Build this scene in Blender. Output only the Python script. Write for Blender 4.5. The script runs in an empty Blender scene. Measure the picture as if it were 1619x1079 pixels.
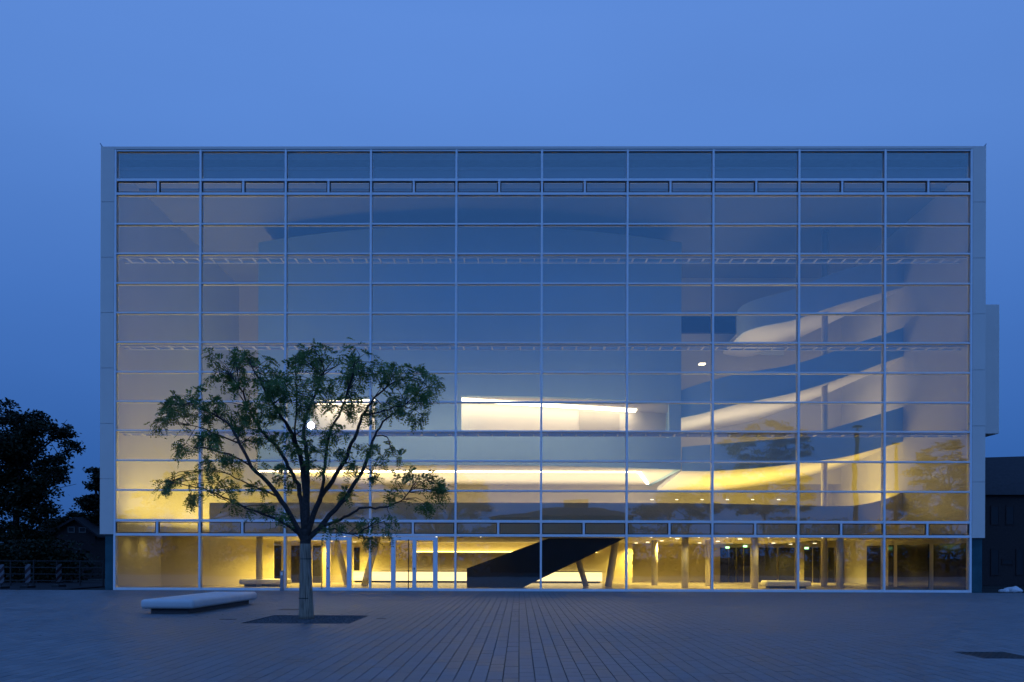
import bpy, bmesh, math, random
import numpy as np
from mathutils import Matrix, Vector, Euler

random.seed(7); np.random.seed(7)
SC = bpy.context.scene
COL = SC.collection
R = math.radians

# ------------------------------------------------------------------ camera
F_PX, W_PX, H_PX, HOR = 1462.0, 1619.0, 1079.0, 880.0
EYE = Vector((0, -43.0, 1.62))
ROT = Matrix.Rotation(R(0.45), 3, 'Z') @ Matrix.Rotation(R(90), 3, 'X') @ Matrix.Rotation(R(0.17), 3, 'Z')
cam_d = bpy.data.cameras.new('camera')
cam_d.sensor_width = 36.0
cam_d.lens = F_PX / W_PX * 36.0
cam_d.shift_y = (HOR - H_PX / 2) / W_PX
cam_d.clip_start, cam_d.clip_end = 0.1, 3000
cam = bpy.data.objects.new('camera', cam_d)
cam.matrix_world = Matrix.Translation(EYE) @ ROT.to_4x4()
COL.objects.link(cam)
SC.camera = cam

# ------------------------------------------------------------------ world, exposure
SC.render.engine = 'CYCLES'
SC.cycles.use_denoising = True
SC.cycles.max_bounces = 8
SC.cycles.diffuse_bounces = 3
SC.cycles.glossy_bounces = 3
SC.cycles.use_adaptive_sampling = True
SC.cycles.adaptive_threshold = 0.02
SC.cycles.transmission_bounces = 4
SC.cycles.transparent_max_bounces = 16
SC.cycles.caustics_reflective = False
SC.cycles.caustics_refractive = False
SC.cycles.sample_clamp_indirect = 4.0
SC.view_settings.view_transform = 'Standard'
SC.view_settings.look = 'None'
SC.view_settings.exposure = 0.0
SC.view_settings.gamma = 1.0

wd = bpy.data.worlds.new('World'); SC.world = wd; wd.use_nodes = True
nt = wd.node_tree
bg = nt.nodes['Background']
# blue hour: no sun disc left, the dome darkens towards the horizon (earth shadow)
tcw = nt.nodes.new('ShaderNodeTexCoord'); spw = nt.nodes.new('ShaderNodeSeparateXYZ'); nt.links.new(tcw.outputs['Generated'], spw.inputs[0])
cr = nt.nodes.new('ShaderNodeValToRGB'); nt.links.new(spw.outputs['Z'], cr.inputs['Fac'])
els = cr.color_ramp.elements
SKYC = [(0.0, (0.024, 0.092, 0.315)), (0.10, (0.034, 0.122, 0.40)), (0.25, (0.062, 0.180, 0.54)), (0.40, (0.098, 0.240, 0.650)), (0.50, (0.110, 0.258, 0.690)), (0.68, (0.085, 0.225, 0.65)), (1.0, (0.05, 0.17, 0.60))]
els[0].position, els[0].color = SKYC[0][0], (*SKYC[0][1], 1)
els[1].position, els[1].color = SKYC[-1][0], (*SKYC[-1][1], 1)
for p_, c_ in SKYC[1:-1]:
    e_ = els.new(p_); e_.color = (*c_, 1)
mr = nt.nodes.new('ShaderNodeMapRange'); mr.interpolation_type = 'SMOOTHERSTEP'   # the west, where the sun went down, is brighter than the east in view
mr.inputs['From Min'].default_value = 0.45; mr.inputs['From Max'].default_value = -1.0; mr.inputs['To Min'].default_value = 1.0; mr.inputs['To Max'].default_value = 1.75
nt.links.new(spw.outputs['Y'], mr.inputs['Value'])
mpw = nt.nodes.new('ShaderNodeMapping'); mpw.inputs['Scale'].default_value = (1.2, 1.2, 4.0); nt.links.new(tcw.outputs['Generated'], mpw.inputs[0])
cn_ = nt.nodes.new('ShaderNodeTexNoise'); cn_.inputs['Scale'].default_value = 1.6; cn_.inputs['Detail'].default_value = 6; nt.links.new(mpw.outputs[0], cn_.inputs['Vector'])
cm = nt.nodes.new('ShaderNodeMapRange'); cm.inputs['From Min'].default_value = .3; cm.inputs['From Max'].default_value = .7; cm.inputs['To Min'].default_value = .955; cm.inputs['To Max'].default_value = 1.025
nt.links.new(cn_.outputs['Fac'], cm.inputs['Value'])
ml = nt.nodes.new('ShaderNodeMath'); ml.operation = 'MULTIPLY'; nt.links.new(mr.outputs['Result'], ml.inputs[0]); nt.links.new(cm.outputs['Result'], ml.inputs[1])
nt.links.new(cr.outputs['Color'], bg.inputs['Color']); nt.links.new(ml.outputs[0], bg.inputs['Strength'])

# ------------------------------------------------------------------ helpers
def at(px, py, Y):
    d = ROT @ Vector(((px - W_PX / 2) / F_PX, (HOR - py) / F_PX, -1.0))
    t = (Y - EYE.y) / d.y
    return EYE + d * t
def ground(px, py, z=0.0):
    d = ROT @ Vector(((px - W_PX / 2) / F_PX, (HOR - py) / F_PX, -1.0))
    t = (z - EYE.z) / d.z
    return EYE + d * t

def tag(o, label=None, cat=None, group=None, kind=None):
    if label: o['label'] = label
    if cat: o['category'] = cat
    if group: o['group'] = group
    if kind: o['kind'] = kind
    return o
def empty(name, loc=(0, 0, 0)):
    o = bpy.data.objects.new(name, None); o.location = loc; o.empty_display_size = 0.3
    COL.objects.link(o); return o
def link(name, me, mat=None, parent=None, loc=None):
    o = bpy.data.objects.new(name, me)
    if mat is not None and len(me.materials) == 0: me.materials.append(mat)
    COL.objects.link(o)
    if parent is not None:
        o.parent = parent
        o.location = Vector(loc or (0, 0, 0)) - (parent.location if parent.parent is None else parent.location + parent.parent.location)
    elif loc is not None: o.location = loc
    return o

class MB:
    def __init__(s): s.v = []; s.f = []
    def add(s, vs, fs):
        n = len(s.v); s.v += [tuple(v) for v in vs]; s.f += [tuple(i + n for i in f) for f in fs]; return s
    def box(s, x0, x1, y0, y1, z0, z1):
        if x0 > x1: x0, x1 = x1, x0
        if y0 > y1: y0, y1 = y1, y0
        if z0 > z1: z0, z1 = z1, z0
        v = [(x0,y0,z0),(x1,y0,z0),(x1,y1,z0),(x0,y1,z0),(x0,y0,z1),(x1,y0,z1),(x1,y1,z1),(x0,y1,z1)]
        return s.add(v, [(0,3,2,1),(4,5,6,7),(0,1,5,4),(1,2,6,5),(2,3,7,6),(3,0,4,7)])
    def hexa(s, v): # 8 verts, bottom 4 then top 4
        return s.add(v, [(0,3,2,1),(4,5,6,7),(0,1,5,4),(1,2,6,5),(2,3,7,6),(3,0,4,7)])
    def quad(s, a, b, c, d): return s.add([a,b,c,d], [(0,1,2,3)])
    def prism_y(s, poly, y0, y1): # poly of (x,z), extruded along y
        n = len(poly)
        v = [(x,y0,z) for x,z in poly] + [(x,y1,z) for x,z in poly]
        f = [tuple(range(n)), tuple(range(2*n-1, n-1, -1))]
        f += [((i+1) % n, i, i+n, (i+1) % n + n) for i in range(n)]
        return s.add(v, f)
    def tube(s, pts, rads, n=8, cap=True):
        pts = [Vector(p) for p in pts]; rings = []
        up = Vector((0.31, 0.95, 0.05))
        for i, p in enumerate(pts):
            t = (pts[min(i+1, len(pts)-1)] - pts[max(i-1, 0)])
            if t.length < 1e-9: t = Vector((0,0,1))
            t.normalize()
            a = t.cross(up)
            if a.length < 1e-3: a = t.cross(Vector((1,0,0)))
            a.normalize(); b = t.cross(a)
            rings.append([p + (a*math.cos(2*math.pi*k/n) + b*math.sin(2*math.pi*k/n))*rads[i] for k in range(n)])
        v = [q for r in rings for q in r]; f = []
        for i in range(len(pts)-1):
            for k in range(n):
                f.append((i*n+k, i*n+(k+1) % n, (i+1)*n+(k+1) % n, (i+1)*n+k))
        if cap:
            f.append(tuple(range(n-1, -1, -1))); f.append(tuple((len(pts)-1)*n+k for k in range(n)))
        return s.add(v, f)
    def mesh(s, name, smooth=False, bevel=0.0, seg=2):
        me = bpy.data.meshes.new(name); me.from_pydata(s.v, [], s.f); me.validate(); 
        if bevel > 0:
            bm = bmesh.new(); bm.from_mesh(me)
            bmesh.ops.remove_doubles(bm, verts=bm.verts, dist=1e-5)
            bmesh.ops.bevel(bm, geom=bm.edges[:], offset=bevel, segments=seg, affect='EDGES', profile=0.5, clamp_overlap=True)
            bm.to_mesh(me); bm.free()
        bm = bmesh.new(); bm.from_mesh(me); bmesh.ops.recalc_face_normals(bm, faces=bm.faces[:]); bm.to_mesh(me); bm.free()
        if smooth:
            me.polygons.foreach_set('use_smooth', [True]*len(me.polygons))
        return me
    def build(s, name, mat, parent=None, smooth=False, bevel=0.0, seg=2, origin=None):
        o_ = Vector(origin) if origin is not None else None
        if o_ is not None:
            s.v = [tuple(Vector(v) - o_) for v in s.v]
        return link(name, s.mesh(name, smooth, bevel, seg), mat, parent, loc=o_ if o_ is not None else (0, 0, 0))

# ------------------------------------------------------------------ materials
def mat_new(name):
    m = bpy.data.materials.new(name); m.use_nodes = True
    return m, m.node_tree.nodes, m.node_tree.links, m.node_tree.nodes['Principled BSDF']
def paint(name, col, rough=0.6, var=0.06, scale=1.5, spec=0.5, bump=0.0, bscale=40, metallic=0.0):
    m, N, L, b = mat_new(name)
    tc = N.new('ShaderNodeTexCoord')
    no = N.new('ShaderNodeTexNoise'); no.inputs['Scale'].default_value = scale; no.inputs['Detail'].default_value = 5
    L.new(tc.outputs['Object'], no.inputs['Vector'])
    rp = N.new('ShaderNodeValToRGB')
    c = np.array(col)
    rp.color_ramp.elements[0].position = 0.3; rp.color_ramp.elements[1].position = 0.7
    rp.color_ramp.elements[0].color = (*(c*(1-var)), 1); rp.color_ramp.elements[1].color = (*np.minimum(c*(1+var), 1), 1)
    L.new(no.outputs['Fac'], rp.inputs['Fac']); L.new(rp.outputs['Color'], b.inputs['Base Color'])
    b.inputs['Roughness'].default_value = rough; b.inputs['Metallic'].default_value = metallic
    b.inputs['Specular IOR Level'].default_value = spec
    if bump > 0:
        n2 = N.new('ShaderNodeTexNoise'); n2.inputs['Scale'].default_value = bscale; n2.inputs['Detail'].default_value = 6
        L.new(tc.outputs['Object'], n2.inputs['Vector'])
        bp = N.new('ShaderNodeBump'); bp.inputs['Strength'].default_value = bump; bp.inputs['Distance'].default_value = 0.02
        L.new(n2.outputs['Fac'], bp.inputs['Height']); L.new(bp.outputs['Normal'], b.inputs['Normal'])
    return m
def emit(name, col, s):
    m = bpy.data.materials.new(name); m.use_nodes = True
    N = m.node_tree.nodes; N.clear()
    e = N.new('ShaderNodeEmission'); e.inputs['Color'].default_value = (*col, 1); e.inputs['Strength'].default_value = s
    o = N.new('ShaderNodeOutputMaterial'); m.node_tree.links.new(e.outputs[0], o.inputs['Surface'])
    return m
def glass(name, refl=0.12, tint=(1, 1, 1), rough=0.0):
    m = bpy.data.materials.new(name); m.use_nodes = True
    N = m.node_tree.nodes; L = m.node_tree.links; N.clear()
    o = N.new('ShaderNodeOutputMaterial'); mx = N.new('ShaderNodeMixShader')
    t = N.new('ShaderNodeBsdfTransparent'); t.inputs['Color'].default_value = (*tint, 1)
    g = N.new('ShaderNodeBsdfGlossy'); g.inputs['Roughness'].default_value = rough; g.inputs['Color'].default_value = (0.66, 0.92, 1, 1)
    fr = N.new('ShaderNodeFresnel'); fr.inputs['IOR'].default_value = 1.5
    ma = N.new('ShaderNodeMath'); ma.operation = 'ADD'; ma.inputs[1].default_value = refl - 0.04; ma.use_clamp = True
    L.new(fr.outputs[0], ma.inputs[0]); L.new(ma.outputs[0], mx.inputs['Fac'])
    L.new(t.outputs[0], mx.inputs[1]); L.new(g.outputs[0], mx.inputs[2]); L.new(mx.outputs[0], o.inputs['Surface'])
    tc = N.new('ShaderNodeTexCoord'); no = N.new('ShaderNodeTexNoise'); no.inputs['Scale'].default_value = 0.9; no.inputs['Detail'].default_value = 1
    L.new(tc.outputs['Object'], no.inputs['Vector'])
    bp = N.new('ShaderNodeBump'); bp.inputs['Strength'].default_value = 0.07; bp.inputs['Distance'].default_value = 0.02
    L.new(no.outputs['Fac'], bp.inputs['Height']); L.new(bp.outputs['Normal'], g.inputs['Normal'])
    return m

WARM = (1.0, 0.715, 0.14)
WARMW = (1.0, 0.80, 0.48)
M = {}
M['alu'] = paint('aluminium_frame', (0.86, 0.86, 0.85), 0.42, 0.03, 3, metallic=0.0)
M['wpaint'] = paint('white_steel_paint', (.8, .79, .77), .5, .02)
M['panel'] = paint('white_cladding', (0.74, 0.66, 0.57), 0.5, 0.04, 0.5)
M['white'] = paint('white_plaster', (0.62, 0.60, 0.56), 0.75, 0.03, 0.6)
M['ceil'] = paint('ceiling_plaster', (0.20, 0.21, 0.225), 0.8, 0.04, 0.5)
M['hall'] = paint('hall_white_blue_cast', (0.38, 0.57, 0.70), 0.7, 0.03, 0.5)  # blue dusk light is mixed into the colour of the white hall
M['oval'] = paint('oval_gallery_plaster', (0.56, 0.62, 0.68), 0.7, 0.03, 0.5)
M['soffit'] = paint('soffit_plaster', (0.70, 0.67, 0.62), 0.8, 0.03, 0.5)
M['parapet'] = paint('parapet_render', (0.64, 0.57, 0.40), 0.7, 0.05, 0.5)  # warm light from the interior is put into this colour
M['floor'] = paint('stone_floor', (0.42, 0.38, 0.32), 0.22, 0.08, 2)
M['goldwall'] = paint('foyer_wall', (0.68, 0.61, 0.38), 0.7, 0.05, 0.8)
M['dark'] = paint('dark_stair_steel', (0.010, 0.010, 0.014), 0.45, 0.3, 1.2)
M['darkglass'] = paint('dark_door_glass', (0.02, 0.02, 0.022), 0.12, 0.2, 1)
M['column'] = paint('column_plaster', (0.62, 0.58, 0.50), 0.6, 0.04, 1)
M['glass'] = glass('facade_glass', 0.108, (0.985, 0.99, 0.985))
M['tealglass'] = glass('teal_corner_glass', 0.08, (0.45, 0.72, 0.72))
M['teal'] = paint('teal_corner_glazing', (0.035, 0.10, 0.115), .15, .25, 1.5)
M['steel'] = paint('grey_steel', (0.30, 0.31, 0.33), 0.4, 0.08, 4, metallic=0.5)
M['bench'] = paint('pale_cast_stone', (0.62, 0.61, 0.59), 0.55, 0.06, 2.2, bump=0.15, bscale=60)
M['benchbase'] = paint('bench_plinth', (0.10, 0.09, 0.09), 0.7, 0.1, 3)
M['bark'] = paint('dark_bark', (0.045, 0.036, 0.032), 0.85, 0.4, 14, bump=0.8, bscale=30)
M['black'] = paint('black_iron', (0.013, 0.013, 0.013), 0.6, 0.3, 12)
M['gravel'] = paint('dark_gravel', (0.075, 0.077, 0.082), 0.7, 0.85, 30)
M['doorgrey'] = paint('door_leaf_grey', (0.42, 0.40, 0.36), 0.6, 0.04, 2)
M['strip'] = emit('cove_light', (1.0, 0.78, 0.46), 14)
M['strip3'] = emit('wall_cove_light', (1.0, 0.70, 0.20), 6.0)
M['strip2'] = emit('slot_cove_light', (1.0, 0.80, 0.50), 9)
M['lamp'] = emit('downlight_glow', (1.0, 0.82, 0.50), 5)
M['counterglow'] = emit('backlit_counter_front', (1.0, 0.74, 0.32), 2.2)
M['green'] = emit('exit_sign_green', (0.45, 1.0, 0.40), 4)
M['bulb'] = emit('street_bulb', (1.0, 0.72, 0.5), 14)
M['spot'] = emit('spotlight_bulb', (1.0, 0.92, 0.85), 60)

# ------------------------------------------------------------------ ground
def floor_mat():
    m, N, L, b = mat_new('paver_stone')
    ge = N.new('ShaderNodeNewGeometry'); sep = N.new('ShaderNodeSeparateXYZ'); L.new(ge.outputs['Position'], sep.inputs[0])
    def math_(op, a, b_=None):
        n = N.new('ShaderNodeMath'); n.operation = op
        for i, q in enumerate((a, b_)):
            if q is None: continue
            if isinstance(q, (int, float)): n.inputs[i].default_value = q
            else: L.new(q, n.inputs[i])
        return n.outputs[0]
    c = math_('FLOOR', math_('DIVIDE', sep.outputs['X'], PW))
    off = math_('MULTIPLY', math_('FRACT', math_('ADD', math_('MULTIPLY', c, 0.3819), 100.0)), PL)
    r_ = math_('FLOOR', math_('DIVIDE', math_('SUBTRACT', sep.outputs['Y'], off), PL))
    cb = N.new('ShaderNodeCombineXYZ'); L.new(c, cb.inputs[0]); L.new(r_, cb.inputs[1])
    wn = N.new('ShaderNodeTexWhiteNoise'); wn.noise_dimensions = '2D'; L.new(cb.outputs[0], wn.inputs['Vector'])
    no = N.new('ShaderNodeTexNoise'); no.inputs['Scale'].default_value = 0.35; no.inputs['Detail'].default_value = 4
    L.new(ge.outputs['Position'], no.inputs['Vector'])
    n2 = N.new('ShaderNodeTexNoise'); n2.inputs['Scale'].default_value = 35; n2.inputs['Detail'].default_value = 5
    L.new(ge.outputs['Position'], n2.inputs['Vector'])
    v = math_('ADD', math_('MULTIPLY', wn.outputs['Value'], 0.42), math_('ADD', math_('MULTIPLY', no.outputs['Fac'], 0.55), math_('MULTIPLY', n2.outputs['Fac'], 0.3)))
    rp = N.new('ShaderNodeValToRGB'); L.new(v, rp.inputs['Fac'])
    rp.color_ramp.elements[0].position = 0.25; rp.color_ramp.elements[0].color = (0.085, 0.089, 0.094, 1)
    rp.color_ramp.elements[1].position = 0.85; rp.color_ramp.elements[1].color = (0.190, 0.194, 0.198, 1)
    L.new(rp.outputs['Color'], b.inputs['Base Color'])
    rr = math_('ADD', math_('MULTIPLY', wn.outputs['Value'], 0.12), math_('ADD', 0.36, math_('MULTIPLY', no.outputs['Fac'], 0.16)))
    L.new(rr, b.inputs['Roughness']); b.inputs['Specular IOR Level'].default_value = .27
    bp = N.new('ShaderNodeBump'); bp.inputs['Strength'].default_value = 0.25; bp.inputs['Distance'].default_value = 0.01
    L.new(n2.outputs['Fac'], bp.inputs['Height']); L.new(bp.outputs['Normal'], b.inputs['Normal'])
    return m
PW, PL = 0.214, 0.43
M['paver'] = floor_mat()
M['ground'] = paint('far_ground', (0.03, 0.032, 0.03), 0.95, 0.3, 0.3, spec=.1)
M['joint'] = paint('joint_sand', (0.025, 0.024, 0.024), 0.95, 0.2, 5)
M['road'] = paint('road_asphalt', (0.03, 0.03, 0.032), 0.95, 0.2, 6, spec=.1, bump=0.3, bscale=80)

tag(MB().add([(-900,-900,-0.09),(900,-900,-0.09),(900,900,-0.09),(-900,900,-0.09)], [(0,1,2,3)]).build('ground', M['ground']), kind='structure')
PX0, PX1 = -34, 37; PY0, PY1 = -34.0, -0.22
plaza = MB().add([(PX0-10,-60,-0.05),(PX1+10,-60,-0.05),(PX1+10,0.9,-0.05),(PX0-10,0.9,-0.05)], [(0,1,2,3)]).build('plaza_bed', M['joint'])
tag(plaza, kind='structure')
back_pl = MB().add([(PX0-10,-60,-0.004),(PX1+10,-60,-0.004),(PX1+10,PY0,-0.004),(PX0-10,PY0,-0.004)], [(0,1,2,3)]).build('pavement', M['road'])
tag(back_pl, kind='structure')
road = MB().add([(-200,0.9,-0.03),(-22.0,0.9,-0.03),(-22.0,14,-0.03),(-200,14,-0.03)], [(0,1,2,3)]).build('road', M['road']); tag(road, kind='structure')

# tree pit, utility cover (holes in the paving)
PIT_A = ground(433, 973); PIT_B = ground(553, 986)
pit = (ground(383, 985).x, ground(553, 986).x, ground(500, 986).y, ground(500, 973.5).y)
pit = (pit[0], pit[1], pit[2], pit[3])
cov = (ground(1514, 1032).x, ground(1514, 1032).x + 0.85, ground(1560, 1041).y, ground(1540, 1031).y)
HOLES = [pit, cov]
def inhole(x0, x1, y0, y1):
    for h in HOLES:
        if x1 > h[0]+0.03 and x0 < h[1]-0.03 and y1 > h[2]+0.03 and y0 < h[3]-0.03: return True
    return False
# every paver has its own edges; the nearest ~300 in view are objects, the rest one mesh
def paver_geo(x0, x1, y0, y1, dz, tx, ty):
    g, e = 0.005, 0.004
    gl = 0.0042
    a0, a1, b0, b1 = x0+g, x1-g, y0+gl, y1-gl
    z = lambda x, y: dz + (x-(x0+x1)/2)*tx + (y-(y0+y1)/2)*ty
    v = [(a0,b0,-0.045),(a1,b0,-0.045),(a1,b1,-0.045),(a0,b1,-0.045)]
    for (x, y) in ((a0,b0),(a1,b0),(a1,b1),(a0,b1)): v.append((x, y, z(x,y)-e))
    for (x, y) in ((a0+e,b0+e*.6),(a1-e,b0+e*.6),(a1-e,b1-e*.6),(a0+e,b1-e*.6)): v.append((x, y, z(x,y)))
    return v
PF = [(8,9,10,11)] + [(4+i,4+(i+1)%4,8+(i+1)%4,8+i) for i in range(4)] + [(i,(i+1)%4,4+(i+1)%4,4+i) for i in range(4)]
bulk_v, bulk_f, singles = [], [], []
rng = random.Random(3)
c0, c1 = int(PX0/PW), int(PX1/PW)
for c in range(c0, c1):
    x0, x1 = c*PW, (c+1)*PW
    off = ((c*0.3819 + 100.0) % 1.0)*PL
    for r_ in range(int(PY0/PL)-1, 1):
        y0 = r_*PL + off; y1 = y0 + PL
        if y0 < PY0 or y0 > PY1: continue
        y1 = min(y1, PY1)
        if y1 - y0 < 0.05 or inhole(x0, x1, y0, y1): continue
        v = paver_geo(x0, x1, y0, y1, rng.uniform(-0.0016, 0.0016), rng.uniform(-.006, .006), rng.uniform(-.003, .003))
        if -31.35 < y0 < -29.2 and abs(x0+0.1) < 6.6 and len(singles) < 310: singles.append(v)
        else:
            n = len(bulk_v); bulk_v += v; bulk_f += [tuple(i+n for i in f) for f in PF]
me = bpy.data.meshes.new('paver_field'); me.from_pydata(bulk_v, [], bulk_f)
o = link('paver_field', me, M['paver'], plaza); o['kind'] = 'stuff'
for v in singles:
    c = Vector(v[0])
    me = bpy.data.meshes.new('paver'); me.from_pydata([tuple(Vector(q)-c) for q in v], [], PF)
    link('paver', me, M['paver'], plaza, loc=c)
# fill strips where whole pavers were dropped round the holes
def fill(h, name):
    m = MB(); gx0 = math.floor((h[0]+.03)/PW)*PW; gx1 = math.ceil((h[1]-.03)/PW)*PW
    for (a, b, c_, d) in ((gx0-.0, h[0], h[2]-.7, h[3]+.7), (h[1], gx1, h[2]-.7, h[3]+.7), (h[0], h[1], h[2]-.62, h[2]), (h[0], h[1], h[3], h[3]+.62)):
        if b-a > .02: m.box(a, b, c_, d, -0.045, -0.004)
    o_ = m.build(name, M['paver'], plaza); return o_
fill(pit, 'pit_border'); fill(cov, 'cover_border')
gb = MB().box(pit[0]+.02, pit[1]-.02, pit[2]+.02, pit[3]-.02, -0.045, -0.03)
gb.box(pit[0], pit[0]+.02, pit[2], pit[3], -.04, .004).box(pit[1]-.02, pit[1], pit[2], pit[3], -.04, .004)
gb.box(pit[0]+.02, pit[1]-.02, pit[2], pit[2]+.02, -.04, .004).box(pit[0]+.02, pit[1]-.02, pit[3]-.02, pit[3], -.04, .004)
gravel = gb.build('gravel', M['gravel'])
tag(gravel, 'square bed of dark gravel round the trunk of the plaza tree', 'gravel', kind='stuff')
st = MB()
for i in range(2600):
    x = rng.uniform(pit[0]+.05, pit[1]-.05); y = rng.uniform(pit[2]+.05, pit[3]-.05); s = rng.uniform(.014, .036); z = -0.03+s*.4
    q = [Vector((rng.uniform(.7,1.2)*s*a, rng.uniform(.7,1.2)*s*b, rng.uniform(.5,.9)*s*c)) for a,b,c in ((1,0,0),(0,1,0),(-1,0,0),(0,-1,0),(0,0,1))]
    an = rng.uniform(0, 6.28); ca, sa = math.cos(an), math.sin(an)
    st.add([(x+p.x*ca-p.y*sa, y+p.x*sa+p.y*ca, z+p.z) for p in q], [(0,1,4),(1,2,4),(2,3,4),(3,0,4)])
o = st.build('stones', M['gravel'], gravel); o['kind'] = 'stuff'
lt = MB()
for i in range(150):
    an = rng.uniform(0, 6.28); d = abs(rng.gauss(0, 2.2))+.2
    x = (pit[0]+pit[1])/2+math.cos(an)*d*1.3; y = (pit[2]+pit[3])/2+math.sin(an)*d; t_ = rng.uniform(0, 3.14); l_ = rng.uniform(.015, .04)
    ca, sa = math.cos(t_)*l_, math.sin(t_)*l_
    lt.add([(x-ca, y-sa, .006), (x+sa*.4, y-ca*.4, .012), (x+ca, y+sa, .007), (x-sa*.4, y+ca*.4, .014)], [(0,1,2,3)])
M['litter'] = paint('dry_leaf', (.11, .09, .045), .8, .3, 30)
tag(lt.build('leaf_litter', M['litter']), 'scattered small fallen leaves on the paving round the tree', 'leaves', kind='stuff')
def grate(name, rect, label, nbar):
    x0, x1, y0, y1 = rect
    m = MB().box(x0, x1, y0, y1, -.04, -.02)
    m.box(x0, x0+.03, y0, y1, -.02, .002).box(x1-.03, x1, y0, y1, -.02, .002).box(x0+.03, x1-.03, y0, y0+.03, -.02, .002).box(x0+.03, x1-.03, y1-.03, y1, -.02, .002)
    g = m.build(name, M['black'], origin=((x0+x1)/2, (y0+y1)/2, -.04)); tag(g, label, 'drain')
    w = (x1-x0-.06)/nbar
    for k in range(nbar):
        MB().box(x0+.03+w*k+w*.2, x0+.03+w*k+w*.8, y0+.03, y1-.03, -.018, -.001).build('bar', M['black'], g, origin=(x0+.03+w*k+w*.5, (y0+y1)/2, -.018))
grate('utility_cover', cov, 'dark rectangular metal cover set in the paving on the right side', 8)
def smallgrate(px0, px1, py, d, label, lift=0.006):
    a = ground(px0, py); b = ground(px1, py)
    m = MB().box(a.x, b.x, a.y-d/2, a.y+d/2, -.003, lift)
    g = m.build('drain_cover', M['black'], origin=((a.x+b.x)/2, a.y, 0), bevel=0.002, seg=1); tag(g, label, 'drain', 'small drain covers in the paving')
smallgrate(443, 474, 964, 0.55, 'small dark drain cover just behind the tree trunk')
smallgrate(595, 610, 978.5, 0.22, 'small dark drain cover right of the gravel bed')
smallgrate(348, 374, 979.5, 0.16, 'thin dark drain cover between the bench and the gravel bed')

# ------------------------------------------------------------------ the building
B = empty('theatre_building', (0, 0, 0))
tag(B, 'large glass fronted theatre building glowing gold inside with white side frames', 'building')
MXp = [183, 318, 454, 588.3, 722.5, 857, 991, 1126.5, 1262, 1398, 1534]
MX = np.linspace(at(183, 560, 0).x, at(1534, 560, 0).x, 11)
rows_py = [238.5, 285.5, 307.5, 355.3, 402.2, 449.2, 496, 542.7, 589.6, 636.5, 682.5, 729.8, 776.7, 824.8, 847.2]
RZ = [at(857, p, 0).z for p in rows_py] + [0.06]
XL = at(160.5, 560, 0).x; XR = at(1556, 560, 0).x
TOP = at(857, 233.5, 0).z
DEPTH = 34.0
MW = 0.046   # half mullion width
# verticals
for i, x in enumerate(MX):
    m = MB().box(x-MW, x+MW, -0.11, 0.012, 0.0, TOP-0.12).box(x-MW*.8, x+MW*.8, 0.036, 0.26, 0.0, TOP-0.12)
    m.build('mullion', M['alu'], B, bevel=0.006, seg=1, origin=(x, 0, 0))
# transoms (per bay)
for r_, z in enumerate(RZ):
    hh = 0.037 if r_ not in (1, 2, 13, 14, 15) else 0.058
    if r_ == 0: hh = 0.06
    for i in range(10):
        x0, x1 = MX[i]+MW+.001, MX[i+1]-MW-.001
        m = MB().box(x0, x1, -0.085, 0.010, z-hh, z+hh).box(x0, x1, 0.038, 0.24, z-hh*.8, z+hh*.8)
        m.build('transom', M['alu'], B, bevel=0.005, seg=1, origin=((x0+x1)/2, 0, z))
# panes
def pane(x0, x1, z0, z1, parent=B, y=0.024, mat='glass', tilt=True):
    cx, cz = (x0+x1)/2, (z0+z1)/2
    m = MB().box(x0-cx, x1-cx, -0.008, 0.008, z0-cz, z1-cz)
    o_ = link('pane', m.mesh('pane'), M[mat], parent, loc=(cx, y, cz))
    if tilt: o_.rotation_euler = (R(random.uniform(-.09, .09)), 0, R(random.uniform(-.10, .10)))
    return o_
doors_px = [(482, 556), (618.5, 692)]
doors = [(at(a, 900, 0).x, at(b, 900, 0).x) for a, b in doors_px]
for r_ in range(15):
    zt, zb = RZ[r_], RZ[r_+1]
    for i in range(10):
        x0, x1 = MX[i]+.03, MX[i+1]-.03
        if r_ in (1, 13):           # opening vent windows, two per bay
            xm = (MX[i]+MX[i+1])/2
            mid = MB().box(xm-MW, xm+MW, -0.09, 0.012, zb+.058, zt-.058).box(xm-MW*.8, xm+MW*.8, 0.036, 0.2, zb+.058, zt-.058)
            mid.build('vent_mullion', M['alu'], B, bevel=0.005, seg=1, origin=(xm, 0, (zb+zt)/2))
            for (a, b) in ((MX[i]+MW+.02, xm-MW-.02), (xm+MW+.02, MX[i+1]-MW-.02)):
                z0, z1 = zb+.078, zt-.078; w = .028
                fr = MB().box(a, a+w, -.045, .03, z0, z1).box(b-w, b, -.045, .03, z0, z1).box(a+w, b-w, -.045, .03, z0, z0+w).box(a+w, b-w, -.045, .03, z1-w, z1)
                f = fr.build('vent_window', M['black'], B, origin=((a+b)/2, 0, (z0+z1)/2))
                pane(a+w-.005, b-w+.005, z0+w-.005, z1-w+.005, f, y=-.005)
            continue
        if r_ == 14:
            cuts = [d for d in doors if d[1] > x0 and d[0] < x1]
            spans = [(x0, x1)]
            for d in cuts:
                ns = []
                for (a, b) in spans:
                    if d[0] > a+.1: ns.append((a, min(b, d[0]-.01)))
                    if d[1] < b-.1: ns.append((max(a, d[1]+.01), b))
                spans = ns
            for (a, b) in spans:
                if b-a > .15: pane(a, b, zb+.03, zt-.03)
            continue
        pane(x0, x1, zb+.03, zt-.03)
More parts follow.
